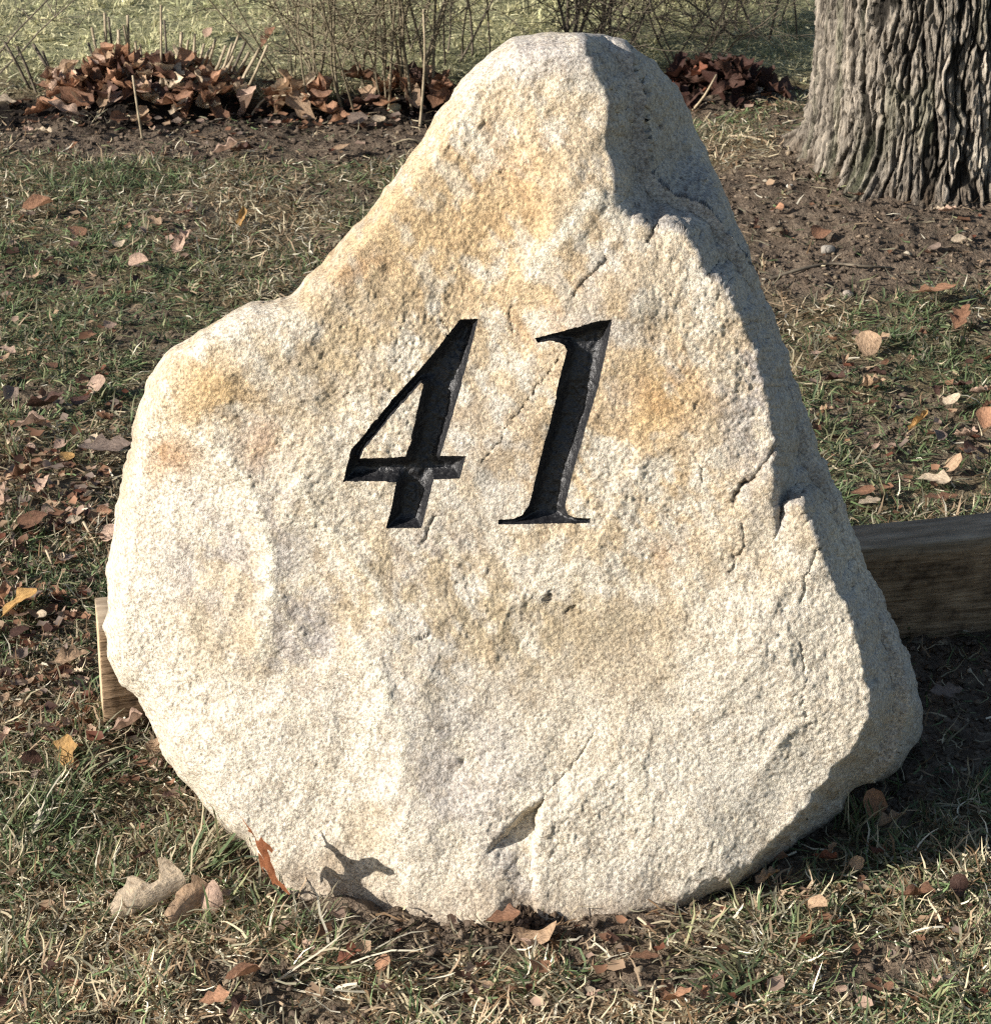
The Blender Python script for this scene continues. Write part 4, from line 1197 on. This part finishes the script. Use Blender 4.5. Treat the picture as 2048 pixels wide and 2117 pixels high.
litter('leaf_litter', [(20, 190, 560, 270, 180), (540, 190, 960, 270, 150), (1360, 190, 1600, 270, 90), (1560, 420, 2048, 620, 25), (0, 260, 760, 330, 50)], 'crumbled leaf bits strewn on the planting bed and soil')

# two large folded leaves in the lower left foreground, traced lobe by lobe
def folded_leaf(px0, py0, px1, py1, lobes, colr, label):
    a0, a1 = spot(px0, py0), spot(px1, py1)
    a0[2] += .016; a1[2] += .030
    d = a1 - a0; n = 16; V, F, vein = [], [], []
    side = np.array([-d[1], d[0], 0]); side /= np.linalg.norm(side)
    for i in range(n + 1):
        t = i / n; c = a0 + d * t + np.array([0, 0, .006]) * math.sin(math.pi * t)
        w_ = .006 + sum(.46 * h * math.exp(-((t - m) / s_) ** 4) for m, h, s_ in lobes)
        V += [c, c + side * w_ * .8 + np.array([0, 0, w_ * .16]), c + side * w_ * 1.5 + np.array([0, 0, w_ * .22 + .003 * math.sin(9 * t)]), c - side * .003 + np.array([0, 0, -.010 - .009 * math.sin(math.pi * t)])]
        vein += [1.4, 1.0, .9, .8]
    for i in range(n):
        b_ = i * 4
        F += [(b_, b_ + 4, b_ + 5, b_ + 1), (b_ + 1, b_ + 5, b_ + 6, b_ + 2), (b_ + 3, b_ + 7, b_ + 4, b_)]
    V = np.array(V); o0 = V.mean(0).copy(); o0[2] = V[:, 2].min()
    me = mesh_np('leaf', V - o0, None, F); put_color(me, 'vein', np.repeat(np.array(vein)[:, None], 3, 1)); me.materials.append(M_LEAF)
    o = bpy.data.objects.new('fallen_leaf', me); C.objects.link(o); o.location = o0; o.color = (*LC[colr], 1)
    tag(o, label, 'leaf', 'fallen leaves on the lawn')
folded_leaf(232, 1912, 386, 1866, [(.22, .012, .10), (.42, .032, .11), (.86, .040, .11)], 'pale', 'large pale oak leaf folded lengthwise, longest leaf at lower left')
folded_leaf(352, 1928, 436, 1880, [(.55, .012, .2), (.92, .016, .12)], 'tan', 'narrow folded leaf right of the large folded oak leaf')
folded_leaf(420, 1905, 462, 1898, [(.3, .022, .25), (.7, .016, .2)], 'pink', 'small pale leaf standing right of the narrow folded leaf')

# the oak leaf on edge that throws its shadow on the boulder
def shadow_leaf():
    zs = lambda pts: np.array([(400 + x / 3.792, 1650 + y / 3.792) for x, y in pts])
    out = zs([(950, 300), (990, 345), (1050, 420), (1090, 440), (1135, 500), (1200, 540), (1262, 552), (1330, 535), (1400, 530), (1440, 550), (1490, 590), (1560, 630), (1592, 668), (1530, 678), (1470, 645), (1410, 645), (1340, 680), (1300, 700),
              (1318, 760), (1370, 800), (1450, 860), (1530, 905), (1640, 985), (1560, 980), (1440, 925), (1330, 885), (1230, 850), (1160, 850), (1090, 850), (1070, 790), (1035, 720), (1000, 690), (985, 745), (970, 690), (985, 640), (1020, 595), (1070, 620), (1120, 660), (1160, 665), (1155, 620), (1120, 560), (1080, 500), (1040, 460), (995, 440), (1030, 435)])
    st = on_plane(out, surf_w(out))
    # the blade stands almost edge on, so its far lobe is farther out along the sunbeam than its near one
    def reach(q):
        return .068 + .00047 * (q[:, 0] - 657) - .00023 * (q[:, 1] - 1838)
    inner = np.array([(u, v) for u in np.arange(640, 840, 7.) for v in np.arange(1725, 1920, 7.)])
    inner = inner + rng.uniform(-1.5, 1.5, inner.shape)
    inner = inner[inside(inner, ring(out)) & (seg_dist(inner, out, True) > 3)]
    al = np.vstack([out, inner]); n = len(out)
    res = delaunay_2d_cdt([Vector(p) for p in al], [(k, (k + 1) % n) for k in range(n)], [], 0, 1e-5)
    ov = np.array([tuple(v) for v in res[0]]); T = np.array([t for t in res[2] if len(t) == 3]); T = T[inside(ov[T].mean(1), ring(out))]
    wob = .002 * np.sin(ov[:, 0] * .09) + .002 * vnoise(ov[:, 0] / 22, ov[:, 1] / 22, 0, 3)
    V = on_plane(ov, surf_w(ov)) + TO_SUN * (reach(ov) + wob)[:, None]
    o0 = V[V[:, 2].argmin()].copy()
    axis_px = np.array([(650, 1730), (700, 1785), (745, 1840), (832, 1912)], float)
    me = mesh_np('leaf', V - o0, T); put_color(me, 'vein', np.repeat((1 + .4 * np.exp(-(seg_dist(ov, axis_px) / 4) ** 2))[:, None], 3, 1)); me.materials.append(M_LEAF)
    o = bpy.data.objects.new('fallen_leaf', me); C.objects.link(o); o.location = o0 + np.array([.002, 0, .010]); o.color = (.22, .085, .040, 1)
    tag(o, 'rust brown lobed oak leaf standing on edge against the boulder', 'leaf', 'fallen leaves on the lawn')
shadow_leaf()

# ------------------------------------------------------------------ heaps of leaves
def leaf_heap(i, n, cols, label):
    c, rx, ry, hh = PILES[i]
    root = empty('leaf_pile', (c[0], c[1], hgt(*c)))
    tag(root, label, 'leaf pile', 'heaps of oak leaves in the bed')
    for k in range(n):
        u, v = random.gauss(0, .5), random.gauss(0, .5)
        x, y = c[0] + u * rx, c[1] + v * ry
        fall = math.exp(-(u * u + v * v) * .6)
        z = hgt(x, y) + random.random() * hh * .45 * fall
        L = random.uniform(.05, .10)
        o = drop_leaf(0, 0, L, random.choice(cols), None, LEAVES, random.uniform(0, 6.28), random.uniform(-1.0, .6), pos=(x, y, z), name='leaf', roll=random.uniform(-.8, .8), parent=root)
        o.location = o.location - root.location
leaf_heap(0, 140, ['pink', 'tan', 'orange', 'brown', 'brown', 'dark', 'pale'], 'tall heap of tan oak leaves among cut stems, upper left')
leaf_heap(1, 22, ['orange', 'pink', 'tan', 'brown', 'pale'], 'low heap of orange oak leaves left of the thin shrub')
leaf_heap(2, 40, ['brown', 'dark', 'tan', 'brown', 'orange'], 'brown leaf heap caught under the upright shrub stems')
LC['shade'] = (.055, .026, .020)  # near-black leaf colour with the right heap's shadow painted in
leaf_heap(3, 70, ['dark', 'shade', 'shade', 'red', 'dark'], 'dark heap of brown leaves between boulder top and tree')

# ------------------------------------------------------------------ stems, twigs, shrubs
class Tubes:
    def __init__(s): s.V, s.Q = [], []
    def add(s, pts, r0, r1, k=5):
        pts = [np.array(p, float) for p in pts]; n = len(pts); b = len(s.V)
        for i, p in enumerate(pts):
            d = pts[min(i + 1, n - 1)] - pts[max(i - 1, 0)]; d /= np.linalg.norm(d) + 1e-9
            u = np.cross(d, [.31, .77, .55]); u /= np.linalg.norm(u); v = np.cross(d, u)
            r = r0 + (r1 - r0) * i / (n - 1)
            for j in range(k):
                a_ = 2 * math.pi * j / k; s.V.append(p + (u * math.cos(a_) + v * math.sin(a_)) * r)
        for i in range(n - 1):
            for j in range(k): s.Q.append((b + i * k + j, b + i * k + (j + 1) % k, b + (i + 1) * k + (j + 1) % k, b + (i + 1) * k + j))
        s.Q.append(tuple(b + (n - 1) * k + j for j in range(4)))
    def build(s, name, mat, parent=None):
        V = np.array(s.V)
        me = mesh_np(name, V, None, s.Q)
        return link(name, me, mat, parent)

def wander(p, d, length, n, jit, grav=0.0):
    p = np.array(p, float); d = np.array(d, float); d /= np.linalg.norm(d); out = [p.copy()]
    for _ in range(n):
        d = d + rng.normal(0, jit, 3) + np.array([0, 0, grav]); d /= np.linalg.norm(d)
        p = p + d * length / n; out.append(p.copy())
    return out

def shrub(name, px, py, nstem, spread, lean, hmin, hmax, r, mat, label, lateral, tw_len, base_w=.05, ntw=5):
    c = spot(px, py); root = empty(name, c); tag(root, label, 'shrub', 'bare winter shrubs in the bed')
    tw = Tubes()
    for i in range(nstem):
        b = np.array([random.uniform(-base_w, base_w), random.uniform(-base_w, base_w) * .7, -.01])
        b[2] += hgt(c[0] + b[0], c[1] + b[1]) - c[2]
        a_ = random.uniform(0, 2 * math.pi); l = random.uniform(.2, 1) * spread
        d = np.array([math.cos(a_) * l + lean, math.sin(a_) * l * .8, 1])
        pts = wander(b, d, random.uniform(hmin, hmax), 9, .07)
        t = Tubes(); t.add(pts, r * random.uniform(.7, 1.2), r * .35); t.build('stem', mat, root)
        for _ in range(lateral):
            k = random.randint(2, 8); p = pts[k]
            d2 = rng.normal(0, 1, 3); d2[2] = abs(d2[2]) * .6 + .15
            q = wander(p, d2, random.uniform(.4, 1) * tw_len, 5, .16)
            tw.add(q, r * .42, r * .16, 4)
            for _ in range(ntw):
                k2 = random.randint(1, 4)
                tw.add(wander(q[k2], q[k2] - q[k2 - 1] + rng.normal(0, .05, 3), random.uniform(.2, .6) * tw_len, 3, .2), r * .26, r * .12, 4)
    if lateral:
        o = tw.build('twigs', mat, root); o['kind'] = 'stuff'
shrub('bare_shrub', 770, 205, 24, .42, 0, .35, .85, .0032, M_SHOOT, 'thin shrub of upright tan stems left of the boulder top', 12, .20, .13, 4)
shrub('bare_shrub', 1190, 165, 12, .8, .15, .45, .8, .0044, M_TWIG, 'dark twiggy shrub behind the boulder top', 14, .34, .07, 6)
shrub('bare_shrub', 1540, 70, 10, 1.0, -.25, .4, .7, .0028, M_TWIG, 'fine tangled twig shrub left of the tree trunk', 15, .34, .12, 6)
shrub('bare_shrub', 930, 120, 10, .6, .1, .4, .7, .0028, M_TWIG, 'loose dark twig clump between the upright shrub and boulder top', 14, .26, .10, 5)
shrub('bare_shrub', 640, 170, 8, .9, 0, .2, .5, .0024, M_SHOOT, 'low sparse twig shrub above the low orange leaf heap', 8, .20, .07, 4)
shrub('bare_shrub', 1400, 150, 8, 1.0, 0, .3, .6, .0026, M_TWIG, 'low wiry twig shrub above the dark leaf heap', 12, .30, .08, 5)
shrub('bare_shrub', -90, 190, 7, .7, .5, .4, .6, .0030, M_TWIG, 'dark twigs arching in from the left picture edge', 6, .26, .06, 3)

def cut_clump(label, items, group):
    c = spot(items[0][0], items[0][1]); root = empty('cut_stems', c); tag(root, label, 'plant stubs', group)
    for px, py, hpx, leanpx, rpx, mt in items:
        p = spot(px, py); m = depth_of(p) / FPX
        tp = p + np.array([leanpx * m * 1.2, random.uniform(-.02, .02), hpx * m * 1.3])
        t = Tubes(); mid = (p + tp) / 2 + rng.normal(0, .003, 3)
        t.add([p - [0, 0, .02], p, mid, tp], rpx * m * .5, rpx * m * .42, 6)
        o = t.build('stem', mt, root); o.data.transform(Matrix.Translation(Vector(-c)))
left = [(62, 185, 80, -34, 7, M_TWIG), (75, 190, 75, -26, 7, M_TWIG), (120, 178, 65, -40, 8, M_TWIG), (215, 150, 70, -18, 7, M_STEM), (222, 145, 90, 0, 8, M_STEM), (228, 140, 85, 4, 6, M_TWIG), (246, 140, 60, 2, 9, M_STEM), (262, 140, 70, 0, 7, M_STEM), (268, 138, 85, 3, 8, M_STEM), (252, 135, 45, -3, 9, M_STEM),
        (334, 180, 130, 8, 6, M_STEM), (340, 175, 95, 4, 6, M_TWIG), (350, 160, 45, 2, 6, M_TWIG), (374, 150, 65, 4, 9, M_STEM), (378, 155, 60, 14, 6, M_STEM), (388, 160, 70, 16, 7, M_STEM), (300, 165, 55, -6, 6, M_STEM), (110, 172, 50, -16, 6, M_TWIG), (200, 165, 60, -10, 6, M_TWIG), (285, 150, 50, -2, 7, M_STEM)]
right = [(400, 165, 55, 20, 7, M_STEM), (410, 170, 60, 26, 7, M_STEM), (422, 170, 70, 24, 7, M_STEM), (430, 175, 62, 34, 7, M_STEM), (440, 178, 70, 36, 7, M_STEM), (452, 182, 55, 30, 7, M_STEM), (462, 180, 75, 42, 7, M_TWIG), (474, 188, 60, 36, 8, M_STEM), (486, 198, 75, 45, 8, M_STEM), (500, 200, 90, 48, 6, M_STEM), (395, 160, 45, 12, 6, M_TWIG), (445, 170, 80, 46, 6, M_STEM)]
cut_clump('upright cut stem stubs rising from the tall leaf heap', left, 'cut back perennials')
cut_clump('straw coloured cut stems leaning right beside the tall leaf heap', right, 'cut back perennials')

def stick(name, pts, r0, r1, mat, label, cat='twig'):
    P3 = []
    for px, py, up in pts:
        p = spot(px, py + up); m = depth_of(p) / FPX
        p = p + np.array([0, 0, up * m * 1.04 + r0]); P3.append(p)
    P3 = catmull(P3, 3, closed=False)
    t = Tubes(); t.add(P3, r0, r1, 6); o = t.build(name, mat)
    c = Vector(P3[0]); o.data.transform(Matrix.Translation(-c)); o.location = c
    return tag(o, label, cat)
stick('tall_stem', [(868, 270, 0), (874, 205, 62), (880, 120, 150), (878, 28, 240)], .0032, .0022, M_STEM, 'tall single pale stem standing left of the boulder top', 'plant stem')
stick('short_stem', [(294, 288, 0), (288, 230, 55), (282, 160, 120)], .0026, .0020, M_STEM, 'short thin dry stem standing in front of the tall leaf heap', 'plant stem')
stick('dry_twig', [(520, 236, 0), (550, 205, 24), (592, 176, 44)], .0026, .0016, M_STEM, 'pale bent straw leaning beside the low orange leaf heap')
stick('dry_twig', [(562, 240, 0), (640, 238, 0), (700, 237, 0), (780, 232, 0)], .0022, .0014, M_STEM, 'thin straight twig lying along the dark mulch')
stick('dry_twig', [(1432, 228, 2), (1455, 180, 50), (1478, 140, 88)], .0028, .0018, M_STEM, 'pale twig slanting up in front of the dark leaf heap')
stick('dry_twig', [(1450, 264, 0), (1468, 240, 14)], .0028, .0022, M_STEM, 'short pale twig end right of the boulder upper edge')
stick('dry_twig', [(1590, 568, 0), (1660, 558, 2), (1720, 548, 4), (1780, 552, 3), (1842, 552, 2)], .0032, .0020, M_TWIG, 'long grey twig lying on soil below the tree')
stick('dry_twig', [(1862, 566, 0), (1905, 562, 1), (1950, 560, 0)], .0022, .0014, M_TWIG, 'short dark twig right of the long grey twig')
stick('dry_twig', [(1500, 284, 2), (1540, 284, 4), (1590, 296, 0)], .0026, .0016, M_STEM, 'pale arched twig in the grass left of the trunk')
stick('dry_twig', [(175, 1080, 30), (190, 1108, 18), (212, 1150, 2)], .0022, .0018, M_STEM, 'bright straw stalk standing left of the boulder waist')
stick('dry_twig', [(98, 1138, 30), (110, 1170, 14), (125, 1205, 0)], .0018, .0014, M_STEM, 'pale straw stalk in grass further left of the boulder waist')
stick('dry_twig', [(1740, 720, 4), (1790, 708, 6), (1820, 688, 4)], .0022, .0014, M_STEM, 'forked pale straw above the standing tan leaf')
stick('dry_twig', [(810, 300, 0), (845, 290, 4), (880, 300, 0)], .0024, .0016, M_STEM, 'curled pale root end by the boulder upper left edge')
stick('dry_twig', [(1318, 1890, 26), (1340, 1920, 14), (1346, 1965, 0)], .0016, .0013, M_STEM, 'thin bent straw standing below the boulder right of the curled leaf')

# pale pebble in the bed
def pebble(px, py, size, colr, label):
    p = spot(px, py); r = size * depth_of(p) / FPX * .5
    bm = bmesh.new(); bmesh.ops.create_icosphere(bm, subdivisions=3, radius=1)
    for v in bm.verts:
        n = float(vnoise(np.array([v.co.x * 1.6 + px]), v.co.y * 1.6, v.co.z * 1.6, 8)[0])
        v.co = Vector((v.co.x * 1.15, v.co.y * .9, v.co.z * .8)) * r * (1 + .22 * n)
    me = bpy.data.meshes.new('pebble'); bm.to_mesh(me); bm.free()
    for f in me.polygons: f.use_smooth = True
    put_color(me, 'col', np.tile(colr, (len(me.vertices), 1)))
    o = link('pebble', me, M_CRUMB); o.location = (p[0], p[1], p[2] + r * .45)
    tag(o, label, 'pebble', 'pebbles on the soil')
pebble(815, 222, 26, (.38, .36, .24), 'pale greenish pebble on the mulch near the boulder top')
pebble(1710, 520, 26, (.30, .27, .23), 'grey pebble on the soil above the long twig')
pebble(1632, 388, 12, (.60, .57, .50), 'small white pebble left of the tree root')
pebble(1752, 612, 20, (.34, .29, .24), 'grey brown pebble on the soil below the long twig')
